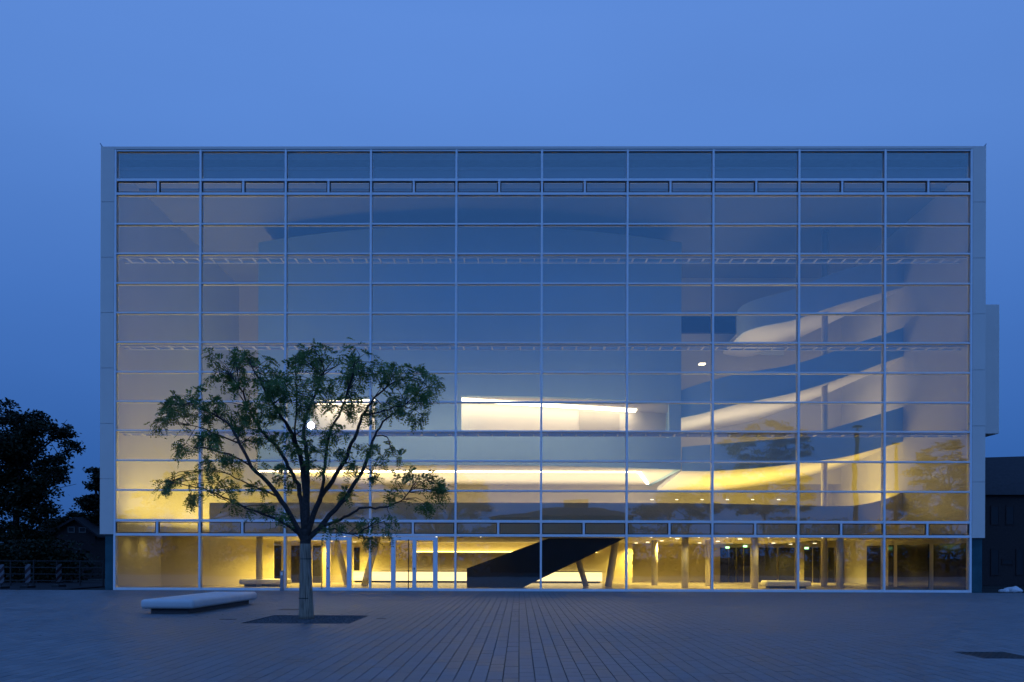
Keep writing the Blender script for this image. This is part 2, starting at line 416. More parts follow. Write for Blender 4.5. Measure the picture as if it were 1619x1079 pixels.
# doors
for (a, b) in doors:
    zt = RZ[14]-.08; s = 0.16; c = (a+b)/2
    d = MB().box(a, a+s+.05, -.10, .05, .03, zt).box(b-s-.05, b, -.10, .05, .03, zt).box(a+s+.05, b-s-.05, -.10, .05, zt-.16, zt).box(c-s*.55, c+s*.55, -.095, .05, .03, zt-.16)
    d.box(a+s+.05, c-s*.55, -.09, .05, .03, .15).box(c+s*.55, b-s-.05, -.09, .05, .03, .15)
    do = d.build('door', M['alu'], B, origin=(c, 0, 0), bevel=.004, seg=1)
    pane(a+s+.045, c-s*.55+.005, .145, zt-.155, do, y=-.02); pane(c+s*.55-.005, b-s-.045, .145, zt-.155, do, y=-.02)
    hx = c-.26
    MB().tube([(hx, -.17, .1), (hx, -.17, zt-.12)], [.022, .022], 8).box(hx-.012, hx+.012, -.17, -.09, .35, .38).box(hx-.012, hx+.012, -.17, -.09, zt-.4, zt-.37).build('handle', M['black'], do, origin=(hx, -.13, .1))
    MB().box(c-.02, c+.02, -.115, -.094, 1.0, 1.08).build('lock', M['black'], do, origin=(c, -.1, 1.0))
# base sill, parapet coping, white frame panels
MB().box(MX[0]-MW, MX[-1]+MW, -0.20, 0.30, -0.04, 0.004).build('sill', M['steel'], B)
UND_L = at(172, 845, 0).z; UND_R = at(1545, 851, 0).z
fl = at(180.2, 560, 0).x; frr = at(1537, 560, 0).x
for (fx0, fx1, zb_) in ((XL, MX[0]-MW-.002, UND_L), (MX[-1]+MW+.002, XR, UND_R)):
    sf = MB().box(fx0+.012, fx1-.004, -0.10, DEPTH, zb_+.012, TOP-.012).build('side_frame', M['steel'], B)
    zs = np.linspace(zb_, TOP, 8)
    for k in range(7):
        MB().box(fx0, fx1, -0.13, -.104, zs[k]+(.0 if k == 0 else .008), zs[k+1]-(.0 if k == 6 else .008)).build('panel', M['panel'], sf, bevel=.004, seg=1)
    xo = fx0 if fx0 < 0 else fx1
    for k in range(7):
        for q_ in range(8):
            y0_ = -.103 + q_*(DEPTH+.1)/8
            MB().box(xo-.008, xo+.008, y0_, y0_+(DEPTH+.1)/8-.016, zs[k]+.008, zs[k+1]-.008).build('panel', M['panel'], sf)
MB().box(MX[0]-MW, MX[-1]+MW, -0.128, 0.5, TOP-.119, TOP-.004).build('coping', M['panel'], B)
MB().box(MX[0]-MW, MX[-1]+MW, 0.5, DEPTH-.01, TOP-.35, TOP-.05).build('roof', M['steel'], B)
MB().tube([(XL+.06, -.1, TOP), (XL-.05, -.1, TOP+.16)], [.03, .02], 6).build('roof_anchor', M['steel'], B)
MB().tube([(XR-.06, -.1, TOP), (XR+.02, -.1, TOP+.12)], [.03, .02], 6).build('roof_anchor', M['steel'], B)
# white box on the right flank
bx = at(1580, 560, 7.5)
z0 = at(1570, 686, 7.5).z; z1 = at(1570, 481.5, 7.5).z
MB().box(XR+.002, bx.x, 7.5, 18, z0, z1).build('side_bay', M['panel'], B, bevel=.02, seg=1)
# recessed glazed ground floor flanks
gl = at(166, 890, 0).x
pane(gl, MX[0]-MW-.01, 0.0, UND_L, y=.03, mat='teal', tilt=False)
pane(MX[-1]+MW+.01, at(1553, 890, 0).x, 0.0, UND_R, y=.03, mat='teal', tilt=False)
MB().box(gl-.02, gl+.02, .05, DEPTH, 0, UND_L).build('flank_wall', M['darkglass'], B)
gr = at(1553, 890, 0).x
MB().box(gr-.02, gr+.02, .05, DEPTH, 0, UND_R).build('flank_wall', M['darkglass'], B)

# ------------------------------------------------------------------ interior shell
IXL, IXR = MX[0]-.02, MX[-1]+.02
BACK = 19.0; CEIL = 19.75
MB().box(IXL-.22, IXL, .3, BACK+.2, 0.0, CEIL).build('inner_wall', M['white'], B)
MB().box(IXR, IXR+.22, .3, BACK+.2, 0.0, CEIL).build('inner_wall', M['white'], B)
MB().box(IXL, IXR, BACK, BACK+.2, 0.0, CEIL).build('back_wall', M['white'], B)
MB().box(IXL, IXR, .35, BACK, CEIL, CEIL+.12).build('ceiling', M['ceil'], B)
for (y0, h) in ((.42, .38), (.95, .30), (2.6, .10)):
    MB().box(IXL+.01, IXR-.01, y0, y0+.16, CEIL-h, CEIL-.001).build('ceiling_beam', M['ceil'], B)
MB().box(IXL, IXR, .27, BACK, -0.03, 0.012).build('inner_floor', M['floor'], B)
# horizontal ladder trusses behind the glass
for r_ in (4, 7, 10):
    z = RZ[r_]-.10
    t = MB().box(IXL, IXR, .27, .33, z, z+.07).box(IXL, IXR, .98, 1.06, z, z+.07)
    tr = t.build('wind_truss', M['wpaint'], B, origin=(0, .6, z))
    for i in range(10):
        n = 6
        for k in range(n+1):
            if k == n: continue
            x = MX[i] + (k+.5)*(MX[1]-MX[0])/n
            MB().box(x-.035, x+.035, .33, .98, z+.005, z+.065).build('rung', M['wpaint'], tr, origin=(x, .65, z))

# ------------------------------------------------------------------ hall block (curved white volume with two slots)
xa, xb = at(408, 600, 7.6).x, at(1077, 600, 7.6).x
xc = at(735, 600, 5.0).x
def yf(x):
    u = (x-xc)/((xb-xc) if x > xc else (xc-xa)); return 5.0 + 2.6*u*u
D0 = 48.0
zB, zS0, zS1 = [at(735, p, 5.0).z for p in (735, 683, 626)]
zT = at(720, 357, 5.0).z
def curved(name, x0, x1, z0, z1, mat, th=.45, n=14, parent=B, fy=yf, dy=0.0):
    m = MB(); xs = np.linspace(x0, x1, n+1); v = []
    for x in xs:
        y = fy(x)+dy
        v += [(x,y,z0),(x,y,z1),(x,y+th,z1),(x,y+th,z0)]
    f = []
    for i in range(n):
        a, b = 4*i, 4*i+4
        f += [(a,b,b+1,a+1),(a+1,b+1,b+2,a+2),(a+2,b+2,b+3,a+3),(a+3,b+3,b,a)]
    f += [(0,1,2,3), (4*n+3,4*n+2,4*n+1,4*n)]
    m.add(v, f); return m.build(name, mat, parent)
xr_slot0, xr_slot1 = at(729, 650, 5.0).x, at(1058, 650, yf(at(1058,650,7.4).x)).x
xl_slot0, xl_slot1 = at(490, 650, yf(at(490,650,6).x)).x, at(592, 650, 5.3).x
hall = curved('hall_front', xa, xb, zS1, zT, M['hall'], n=30)
curved('hall_front', xa, xb, zB, zS0, M['hall'], n=30)
curved('hall_front', xa, xl_slot0, zS0+.001, zS1-.001, M['hall'])
curved('hall_front', xl_slot1, xr_slot0, zS0+.001, zS1-.001, M['hall'])
curved('hall_front', xr_slot1, xb, zS0+.001, zS1-.001, M['hall'], n=3)
for x in (xa, xb-.3):
    MB().box(x+.001, x+.299, 8.06, BACK-.01, zB+.002, zT-.002).build('hall_side', M['hall'], B)
def plate(name, z0, z1, mat, y1=BACK-.02, dy=.1):
    xs = np.linspace(xa+.02, xb-.02, 24); v = []
    for x in xs: v += [(x, yf(x)+dy, z0), (x, yf(x)+dy, z1), (x, y1, z1), (x, y1, z0)]
    f = []; n = len(xs)-1
    for i in range(n):
        a, b = 4*i, 4*i+4
        f += [(a,b,b+1,a+1),(a+1,b+1,b+2,a+2),(a+2,b+2,b+3,a+3),(a+3,b+3,b,a)]
    f += [(0,1,2,3), (4*n+3,4*n+2,4*n+1,4*n)]
    return MB().add(v, f).build(name, mat, B)
plate('hall_soffit', zB+.01, zB+.3, M['soffit'])
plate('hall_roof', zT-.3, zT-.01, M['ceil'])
plate('slot_floor', zS0-.35, zS0-.05, M['floor'], dy=.46)
plate('slot_ceiling', zS1+.02, zS1+.25, M['white'], dy=.46)
# slot foyer: slanting back wall, cove light along its head, doors
xw0, xw1 = xl_slot0-1.0, at(1052, 650, 11.0).x
def yw(x): return 6.75 + ((xr_slot0-x)*.12 if x < xr_slot0 else (x-xr_slot0)/(xw1-xr_slot0)*4.2)
curved('slot_back_wall', xw0, xw1, zS0-.05, zS1+.02, M['white'], th=.2, fy=yw, n=24)
MB().box(xw1, xw1+.2, yw(xw1), BACK-.03, zS0-.05, zS1+.02).build('slot_end_wall', M['white'], B)
curved('slot_cove', xl_slot0, at(1004, 650, 10).x, zS1-.07, zS1+.0, M['strip2'], th=.75, fy=yw, dy=-1.0, n=24)
dxa, dxb = at(915, 660, 9.6).x, at(978, 660, 10.4).x
MB().hexa([(dxa, yw(dxa)-.06, zS0-.04), (dxb, yw(dxb)-.06, zS0-.04), (dxb, yw(dxb)-.002, zS0-.04), (dxa, yw(dxa)-.002, zS0-.04),
           (dxa, yw(dxa)-.06, at(915,653,9.6).z), (dxb, yw(dxb)-.06, at(915,653,9.6).z), (dxb, yw(dxb)-.002, at(915,653,9.6).z), (dxa, yw(dxa)-.002, at(915,653,9.6).z)]).build('hall_door', M['doorgrey'], B)
# cove line in the soffit
c1, c2 = at(560, 745, 8.8), at(1013, 747.5, 8.8)
MB().box(c1.x-5.5, c2.x, 8.7, 8.86, zB-.05, zB+.008).build('soffit_cove', M['strip'], B)
MB().hexa([(c2.x-.16, 8.87, zB-.05), (c2.x, 8.87, zB-.05), (c2.x+1.6, 17, zB-.05), (c2.x+1.44, 17, zB-.05),
           (c2.x-.16, 8.87, zB+.008), (c2.x, 8.87, zB+.008), (c2.x+1.6, 17, zB+.008), (c2.x+1.44, 17, zB+.008)]).build('soffit_cove', M['strip'], B)

# ------------------------------------------------------------------ galleries: ribbon parapets with floors behind them
def ribbon(name, pts, th, mat, back=None, soffit=None, zdrop=0.0):
    """pts: (px, py_top, py_bottom, Y). parapet wall along the points, floor plate from its foot to the back wall."""
    bk = [q[4] if len(q) > 4 else back for q in pts]
    P = [(at(q[0], q[1], q[3]), at(q[0], q[2], q[3])) for q in pts]
    QB = []
    # densify with Catmull-Rom
    Q = []
    for i in range(len(P)-1):
        p0, p1, p2, p3 = P[max(i-1,0)], P[i], P[i+1], P[min(i+2,len(P)-1)]
        for k in range(6):
            t = k/6
            h = lambda a,b,c,d: 0.5*((2*b)+(c-a)*t+(2*a-5*b+4*c-d)*t*t+(-a+3*b-3*c+d)*t*t*t)
            Q.append((h(p0[0],p1[0],p2[0],p3[0]), h(p0[1],p1[1],p2[1],p3[1])))
            QB.append(None if back is None else bk[i]*(1-t)+bk[i+1]*t)
    Q.append(P[-1]); QB.append(bk[-1])
    v = []; n = len(Q)-1
    for i, (a, b) in enumerate(Q):
        t = Q[min(i+1,n)][0]-Q[max(i-1,0)][0]; nrm = Vector((-t.y, t.x, 0)).normalized()*th
        v += [tuple(b), tuple(a), tuple(Vector((b.x, b.y, a.z))+nrm), tuple(b+nrm)]
    f = []
    for i in range(n):
        a, b = 4*i, 4*i+4
        f += [(a,b,b+1,a+1),(a+1,b+1,b+2,a+2),(a+2,b+2,b+3,a+3),(a+3,b+3,b,a)]
    f += [(0,1,2,3), (4*n+3,4*n+2,4*n+1,4*n)]
    o_ = MB().add(v, f).build(name, mat, B)
    if back is not None:
        v = []
        for i, (a, b) in enumerate(Q):
            zb = b.z + .012; back = QB[i]
            v += [(b.x, b.y+.02, zb), (b.x, b.y+.02, zb+.25), (b.x, max(back, b.y+.1), zb+.25+zdrop), (b.x, max(back, b.y+.1), zb+zdrop)]
        m = MB().add(v, f); m.build('gallery_floor', soffit or M['soffit'], B)
    return o_, Q
# first floor, long level parapet that climbs at its right end
ribbon('gallery_parapet', [(331,795,848.5,3.8),(500,795,848.5,3.8),(800,795,848.5,3.8),(1100,796,849,3.9),(1250,799,850,4.8),(1345,800,848,6.0),(1400,790,833,7.0),(1428,778,818,7.6),(1436,773,812,7.62)], .16, M['parapet'], back=18.8, zdrop=-.25)
# second: curved ribbon from the hall to the right wall
ribbon('gallery_parapet', [(1078,707,745,7.9),(1125,703,745,7.4),(1200,697,740,7.0),(1262,691,733,7.0),(1334,672,723,7.2),(1400,652,706,7.5),(1440,640,695,7.6)], .16, M['hall'], back=17, zdrop=-.5)
# third
ribbon('gallery_parapet', [(1064,622,663,8.6),(1110,606,654,8.2),(1164,592,640,7.8),(1260,575,620,7.2),(1345,546,593,7.2,15.0),(1400,528,573,7.4,11.0),(1440,514,560,7.6,8.4)], .16, M['hall'], back=17, zdrop=-.2)
# fourth: ribbon with a rounded nose
ribbon('gallery_parapet', [(1238,524,563.4,16.7,16.8),(1202,521,560.7,16.2,16.3),(1179,514.5,555.2,15.2,15.3),(1166,504,546,13.6,14.2),(1165,493.5,536.5,12.0,15.0),(1176,482,526,10.4,15.9),(1202,471.5,517,9.0,16.5),(1256,457,506,7.6,16.9),(1320,431,484,7.2,16.4),(1395,412,463,7.4,10.5),(1440,402,452,7.6,8.2)], .16, M['oval'], back=16, zdrop=0)
# landing wall pieces and dark opening at the back of the stair well
p0, p1 = at(1078, 500, 16.8), at(1163, 526, 16.8)
MB().box(p0.x, p1.x, 16.9, 17.19, p1.z, p0.z).build('dark_opening', M['darkglass'], B)
p2 = at(1300, 600, 14)
MB().box(p0.x-.5, p2.x+3, 17.2, 17.5, zB, CEIL-.002).build('stair_well_wall', M['white'], B)
p0, p1 = at(1335, 724, 12), at(1440, 790, 12)
cx = at(1325, 700, 6.4)
MB().tube([(cx.x, 8.6, 0.01), (cx.x, 8.6, CEIL-.003)], [.17, .17], 16).build('column', M['column'], B, smooth=True)

# ------------------------------------------------------------------ ground floor foyer
GC = at(800, 848.5, 3.8).z
# back wall with long light shelf
GB = 14.2
MB().box(at(520, 900, GB).x, at(1000, 900, GB).x, GB, GB+.2, .013, GC+.3).build('foyer_wall', M['goldwall'], B)
MB().box(at(1000, 900, GB).x, IXR-.01, GB+3, GB+3.2, .013, GC+.3).build('foyer_wall', M['goldwall'], B)
a, b = at(657, 873, GB), at(905, 875, GB)
MB().box(a.x, b.x+1.5, GB-.28, GB-.002, a.z-.10, a.z-.02).build('wall_shelf', M['goldwall'], B)
MB().box(a.x, b.x+1.5, GB-.26, GB-.05, a.z-.012, a.z+.05).build('wall_cove', M['strip3'], B)
for q0 in (664, 694, 722, 746, 773):
    a, b = at(q0, 881, GB), at(q0+9, 894, GB)
    MB().box(a.x, b.x, GB-.03, GB-.002, b.z, a.z).build('wall_panel', M['white'], B)
# left foyer wall
a, b = at(262, 900, 6.5), at(432, 900, 8.5)
MB().hexa([(IXL, 5.6, .013), (b.x, 8.5, .013), (b.x, 8.7, .013), (IXL, 5.8, .013), (IXL, 5.6, GC+.35), (b.x, 8.5, GC+.35), (b.x, 8.7, GC+.35), (IXL, 5.8, GC+.35)]).build('foyer_wall', M['goldwall'], B)
# dark doors in the rear left wall
MB().box(b.x-.5, at(522, 900, 12).x, 12.0, 12.2, .013, GC+.3).build('foyer_wall', M['goldwall'], B)
for (q0, q1) in ((432, 445), (461, 476), (478, 490), (495, 508)):
    a, b = at(q0, 863, 12), at(q1, 921.5, 12)
    MB().box(a.x, b.x, 11.9, 11.998, .014, a.z).build('foyer_door', M['darkglass'], B, bevel=.01, seg=1)
a, b = at(559, 866, 13.9), at(567.5, 905, 13.9)
MB().box(a.x, b.x, 14.05, 14.198, .5, a.z).build('wall_niche', M['darkglass'], B)
# right rear: dark glass doors between slim posts
for (q0, q1, Y) in ((1139,1152,16),(1153,1163,16),(1165,1175,16),(1177,1186,16),(1200,1228,16),(1232,1256,16.2),(1272,1284,16),(1286,1296,16),(1298,1308,16),(1310,1319,16)):
    a, b = at(q0, 866, Y), at(q1, 924, Y)
    MB().box(a.x, b.x, Y, Y+.1, .014, a.z).build('foyer_door', M['darkglass'], B, bevel=.01, seg=1)
for (q0, q1) in ((1370, 1397), (1404, 1411), (1418, 1467), (1475, 1527)):
    Ya, Yb = [IXR*F_PX/(q-821.0)-43.0 for q in (q0, q1)]
    MB().box(IXR-.05, IXR-.004, Yb, Ya, .014, 2.3).build('foyer_door', M['darkglass'], B)
# columns
def column(px, Y, r_, top=GC, px_top=None, Yt=None):
    a = at(px, 900, Y); tx = a.x if px_top is None else at(px_top, 852, Yt or Y).x
    MB().tube([(a.x, Y, .013), (tx, Yt or Y, top)], [r_, r_], 18).build('column', M['column'], B, smooth=True)
column(410, 5.0, .17); column(1035, 9.5, .18); column(1083, 5.0, .18); column(1120, 8.6, .17); column(1193, 5.0, .19); column(1328, 5.4, .19)
column(927, 6.2, .15, px_top=903, Yt=6.0); column(962, 6.4, .19, px_top=974, Yt=6.2)
column(576, 6.0, .18, px_top=597, Yt=5.8); column(549, 7.6, .17, px_top=530, Yt=7.4)
# luminous reception counter
a, b = at(558, 904, 13.2), at(952, 921.5, 13.2)
cn = empty('reception_counter', ((a.x+b.x)/2, 13.3, .012))
tag(cn, 'long glowing reception counter along the back of the ground floor foyer', 'counter')
MB().box(a.x, b.x, 13.2, 13.9, .12, a.z).build('counter_front', M['counterglow'], cn)
MB().box(a.x-.03, b.x+.03, 13.12, 13.95, a.z+.002, a.z+.06).build('counter_top', M['white'], cn)
MB().box(a.x+.1, b.x-.1, 13.3, 13.8, .014, .118).build('plinth', M['dark'], cn)
# dark stair
q = [(738,930.5),(738,899),(868,851.2),(989,851.2),(826,930.5)]
poly = [(at(x,y,4.3).x, max(.02, at(x,y,4.3).z)) for x, y in q]
stair = MB().prism_y(poly, 4.3, 4.42).build('staircase', M['dark'])
tag(stair, 'black solid sided staircase rising to the right inside the ground floor foyer', 'staircase')
MB().prism_y(poly, 6.1, 6.22).build('side_panel', M['dark'], stair)
x0, z0 = poly[0]; x1 = poly[3][0]
for k in range(14):
    sx = x0 + .25 + k*.29
    sz = .02 + (k+1)*.155
    if sz > GC-.2: break
    MB().box(sx, sx+.29, 4.42, 6.1, max(.02, sz-.25), sz).build('step', M['steel'], stair, origin=(sx, 5, sz))
# foyer benches
def bench(name, x0, x1, y0, y1, zb, zt, label, mat, group, rz=0.0):
    c = Vector(((x0+x1)/2, (y0+y1)/2, 0)); e = empty(name, c); tag(e, label, 'bench', group)
    w, d = (x1-x0)/2, (y1-y0)/2
    me = MB().box(-w, w, -d, d, zb, zt).mesh('seat', True, bevel=min(.09, (zt-zb)*.38), seg=4)
    s = link('seat', me, M[mat], e, loc=c)
    pm = MB().box(-w+.22, w-.22, -d+.22, d-.22, .005, zb+.01).mesh('plinth')
    link('plinth', pm, M['benchbase'], e, loc=c)
    e.rotation_euler = (0, 0, rz)
    for ch in e.children: ch.location = (0, 0, 0)
    return e
a, b = at(363, 925, 3.2), at(440, 925, 3.2)
bench('stone_bench', a.x, b.x, 4.7, 6.0, .13, .40, 'pale bench inside the foyer behind the left glass panes', 'bench', 'low slab benches')
a, b = at(1222, 925, 3.2), at(1295, 925, 3.2)
bench('stone_bench', a.x, b.x, 4.4, 5.6, .13, .40, 'pale bench inside the dim right end of the foyer', 'bench', 'low slab benches')

# ------------------------------------------------------------------ lamps inside, with added fill lights
KD = 24.0
def downlight(px, py, Y, z=None, r_=.09):
    p = at(px, py, Y); zz = p.z if z is None else z
    m = MB().tube([(p.x, Y, zz-.02), (p.x, Y, zz)], [r_, r_], 12)
    l = bpy.data.lights.new('downlight_beam', 'SPOT'); l.energy = 26*KD; l.color = WARM; l.spot_size = R(150); l.spot_blend = .8; l.shadow_soft_size = .08
    o_ = bpy.data.objects.new('downlight_beam', l); o_.location = (p.x, Y, zz-.06); COL.objects.link(o_); o_.parent = B
    return m.build('downlight', M['lamp'], B, origin=(p.x, Y, zz))
for (px, py, Y) in ((431,852.5,6.2),(468,856,8),(499,859.5,10),(523,862,11.5),(561,864,12.6),
                    (1006,863,13.5),(1024,860.5,12),(1046,858,9.5),(1071,853.5,6),(1106,861.5,13),
                    (1135,858.5,10),(1170,854.5,6.2),(1223,862,13),(1250,865,15),(1288,862.5,13)):
    zc = GC - .25*(Y-3.8)/15.0
    p = at(px, py, Y)
    downlight(px, py, Y, z=zc-.005 if False else zc+.0, r_=.11)
def area(name, loc, sx, sy, power, col=WARM, rot=(0, 0, 0), spread=180):
    l = bpy.data.lights.new(name, 'AREA'); l.shape = 'RECTANGLE'; l.size = sx; l.size_y = sy; l.energy = power; l.color = col
    l.spread = R(spread)
    o_ = bpy.data.objects.new(name, l); o_.location = loc; o_.rotation_euler = rot; COL.objects.link(o_); o_.parent = B
    return o_
UP = (R(180), 0, 0)
K = 1.0
# added fill lights, unseen behind the parapets, brightening undersides and walls
area('gallery_fill_light', (at(800,800,5).x, 12.4, 3.35), 20, 8.5, 820*K, WARMW, UP, 105)
area('gallery_fill_light', (at(510,800,5).x, 10.5, 3.35), 5, .8, 200*K, WARM, UP, 90)
for pts_, pw_ in ((((1110,745),(1150,743),(1190,741),(1230,737),(1270,731),(1310,726),(1350,719),(1390,708)), (44,44,44,40,32,27,25,22)),
                  (((1110,654),(1150,644),(1190,635),(1230,627),(1270,616),(1310,604),(1350,592),(1390,576)), (24,28,30,30,22,13,9,6))):
    for (q_, r_), w_ in zip(pts_, pw_):
        f_ = at(q_, r_, 7.4)
        area('gallery_fill_light', (f_.x, 11.4, f_.z+.42), 1.0, 3.2, w_*K, WARMW, UP)
area('gallery_fill_light', (at(1180,800,12).x, 12.0, 3.4), 7, 6, 520*K, WARM, UP)
area('gallery_fill_light', (at(1360,800,10).x, 10.5, 3.9), 3.0, 3.5, 110*K, WARM, UP)
area('gallery_fill_light', (at(1245,490,11).x, 12.5, at(1245,490,9).z+.5), 3, .6, 5*K, WARM, UP)
tz = RZ[10]+.02     # added rail and fill strip on the lowest truss, brightening the hall front
MB().box(at(420,700,1).x, at(1065,700,1).x, 1.07, 1.13, tz-.08, tz+.08).build('added_lamp_rail', M['wpaint'], B)
area('hall_fill_light', (at(742,700,1).x, 1.16, tz), 22, .12, 190*K, WARMW, (R(98), 0, 0), 130)
# side walls: added fill light on a made-up ledge that hides it
for xw, sg, pw in ((IXL, 1, 600), (IXR, -1, 40)):
    MB().box(xw, xw+sg*1.8, .6, 18.7, 2.66, 2.72).box(xw+sg*1.75, xw+sg*1.8, .6, 18.7, 2.72, 3.0).build('added_light_ledge', M['white'], B)
    area('wall_fill_light', (xw+sg*1.45, 9.6, 2.78), .25, 17.6, pw*K, WARM, (R(180), -R(10)*sg, 0), 140)
for px_ in (470, 545, 610, 690, 760, 1030, 1060, 1105, 1150, 1215, 1255, 1300):  # added spots and discs, brightening the columns and front floor
    p_ = at(px_, 850, 4.15)
    l = bpy.data.lights.new('downlight_beam', 'SPOT'); l.energy = 150 if px_ < 1000 else 60; l.color = WARM; l.spot_size = R(140); l.spot_blend = .8; l.shadow_soft_size = .08
    o_ = bpy.data.objects.new('downlight_beam', l); o_.location = (p_.x, 4.15, GC-.06); COL.objects.link(o_); o_.parent = B
    MB().tube([(p_.x, 4.15, GC-.03), (p_.x, 4.15, GC-.012)], [.035, .035], 10).build('downlight', M['lamp'], B)
for (x_, y_, e_) in ((IXL+.5, 1.4, 16), (IXL+.5, 3.2, 20), (IXL+2.6, 4.6, 42), (IXL+4.6, 5.4, 60), (IXR-.5, 1.2, 3), (IXR-1.6, 2.2, 3)):  # added spots and discs under the ledge, brightening the end bays
    l = bpy.data.lights.new('downlight_beam', 'SPOT'); l.energy = e_; l.color = WARM; l.spot_size = R(150); l.spot_blend = .8; l.shadow_soft_size = .08
    o_ = bpy.data.objects.new('downlight_beam', l); o_.location = (x_, y_, 2.62); COL.objects.link(o_); o_.parent = B
    MB().tube([(x_, y_, 2.64), (x_, y_, 2.659)], [.07, .07], 10).build('downlight', M['lamp'], B)
for (px, py, Y) in ((1150,866,15.9),(1178,864,15.9),(1275,867,15.9)):
    p = at(px, py, Y); MB().box(p.x-.12, p.x+.12, Y-.06, Y-.005, p.z-.06, p.z+.06).build('exit_sign', M['green'], B)
# first floor downlights (right)
for px in (1031, 1070, 1110, 1150, 1190, 1231):
    p = at(px, 790, 13); MB().tube([(p.x, 13, p.z-.02), (p.x, 13, p.z)], [.09, .09], 10).build('downlight', M['lamp'], B)
p = at(1110, 576, 12.5)
MB().box(p.x-.18, p.x+.18, 12.3, 12.7, p.z-.03, p.z+.03).build('ceiling_light', M['lamp'], B)
# bright spotlight seen through the tree
p = at(491, 672.5, 3.6)
sp = empty('spotlight', p); tag(sp, 'single bright spotlight shining inside the glass behind the tree crown', 'spotlight')
MB().tube([(p.x, 3.7, p.z), (p.x, 3.9, p.z+.02), (p.x, 4.3, p.z+.1)], [.18, .19, .1], 14).build('housing', M['black'], sp)
MB().tube([(p.x, 3.6, p.z-.003), (p.x, 3.695, p.z)], [.14, .17], 16).build('bulb', M['spot'], sp)
MB().tube([(p.x, 4.25, p.z+.1), (p.x, 6.2, p.z+.1)], [.02, .02], 6).build('arm', M['steel'], sp)
for ch in sp.children: ch.location = -sp.location

# ------------------------------------------------------------------ plaza objects
bench('stone_bench', -10.42, -8.92, -17.55, -11.75, .14, .40, 'large pale slab bench out on the plaza left of the tree', 'bench', 'low slab benches', R(-1.2))
a = at(446, 930, -.55)
bo = empty('control_post', (a.x, -.55, 0)); tag(bo, 'short grey metal control post in front of the left glass door', 'post')
MB().box(a.x-.085, a.x+.085, -.63, -.47, .0, .93).build('shaft', M['steel'], bo, bevel=.012, seg=2)
MB().box(a.x-.05, a.x+.05, -.638, -.629, .72, .86).build('button_plate', M['alu'], bo)

# ---- leaves
def leaf_mat(name, c0, c1, trans=0.25):
    m, N, L, b = mat_new(name)
    ge = N.new('ShaderNodeNewGeometry'); rp = N.new('ShaderNodeValToRGB')
    L.new(ge.outputs['Random Per Island'], rp.inputs['Fac'])
    rp.color_ramp.elements[0].color = (*c0, 1); rp.color_ramp.elements[1].color = (*c1, 1)
    L.new(rp.outputs['Color'], b.inputs['Base Color']); b.inputs['Roughness'].default_value = .55
    b.inputs['Specular IOR Level'].default_value = .2
    out = [n for n in N if n.type == 'OUTPUT_MATERIAL'][0]
    t = N.new('ShaderNodeBsdfTranslucent'); L.new(rp.outputs['Color'], t.inputs['Color'])
    mx = N.new('ShaderNodeMixShader'); mx.inputs[0].default_value = trans
    L.new(b.outputs[0], mx.inputs[1]); L.new(t.outputs[0], mx.inputs[2]); L.new(mx.outputs[0], out.inputs['Surface'])
    return m
M['leaf'] = leaf_mat('locust_leaf', (0.085, 0.15, 0.042), (0.16, 0.26, 0.075), .3)
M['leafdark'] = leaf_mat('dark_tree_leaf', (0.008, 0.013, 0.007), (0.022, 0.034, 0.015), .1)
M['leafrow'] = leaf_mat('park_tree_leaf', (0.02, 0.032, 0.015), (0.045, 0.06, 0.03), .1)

def quads_mesh(name, C, U, V):
    """diamond-ish leaf quads: centre C, half axes U (long) and V (wide)"""
    n = len(C); v = np.empty((n, 4, 3)); v[:,0] = C-U; v[:,1] = C+V-U*.1; v[:,2] = C+U; v[:,3] = C-V-U*.1
    me = bpy.data.meshes.new(name); me.vertices.add(n*4); me.vertices.foreach_set('co', v.reshape(-1))
    me.loops.add(n*4); me.loops.foreach_set('vertex_index', np.arange(n*4, dtype=np.int32))
    me.polygons.add(n); me.polygons.foreach_set('loop_start', np.arange(0, n*4, 4, dtype=np.int32)); me.polygons.foreach_set('loop_total', np.full(n, 4, dtype=np.int32))
    me.update(); me.validate(); return me
def unit(a): return a/np.maximum(np.linalg.norm(a, axis=-1, keepdims=True), 1e-9)

# ---- the plaza tree: limbs follow the photograph, each with its own depth
rs = np.random.RandomState(11)
YT = ground(484, 978).y + .05
def tp(px, py, dy=0.0): return at(px, py, YT+dy)
base = tp(484, 980)
T = empty('honey_locust_tree', (base.x, YT, 0)); tag(T, 'young feathery leaved tree with wrapped trunk standing in the gravel bed', 'tree')
def wrap_mat():
    m, N, L, b = mat_new('trunk_wrap')
    tc = N.new('ShaderNodeTexCoord'); w = N.new('ShaderNodeTexNoise'); mp = N.new('ShaderNodeMapping'); mp.inputs['Scale'].default_value = (45, 45, 2.2)
    L.new(tc.outputs['Object'], mp.inputs[0]); L.new(mp.outputs[0], w.inputs['Vector']); w.inputs['Scale'].default_value = 1.0; w.inputs['Detail'].default_value = 6
    rp = N.new('ShaderNodeValToRGB'); L.new(w.outputs['Fac'], rp.inputs['Fac'])
    rp.color_ramp.elements[0].position = .3; rp.color_ramp.elements[0].color = (.13, .10, .07, 1)
    rp.color_ramp.elements[1].position = .72; rp.color_ramp.elements[1].color = (.46, .37, .27, 1)
    L.new(rp.outputs[0], b.inputs['Base Color']); b.inputs['Roughness'].default_value = .9
    bp = N.new('ShaderNodeBump'); bp.inputs['Strength'].default_value = .9; bp.inputs['Distance'].default_value = .015
    L.new(w.outputs['Fac'], bp.inputs['Height']); L.new(bp.outputs[0], b.inputs['Normal'])
    return m
M['wrap'] = wrap_mat()
pxm = 1462.0/(YT+43)
tr_pts = [(484,980,12.5),(484.3,972,12.0),(484,955,11.2),(483.6,930,10.2),(483.2,905,9.4),(483,880,9.0),(483,860,9.0)]
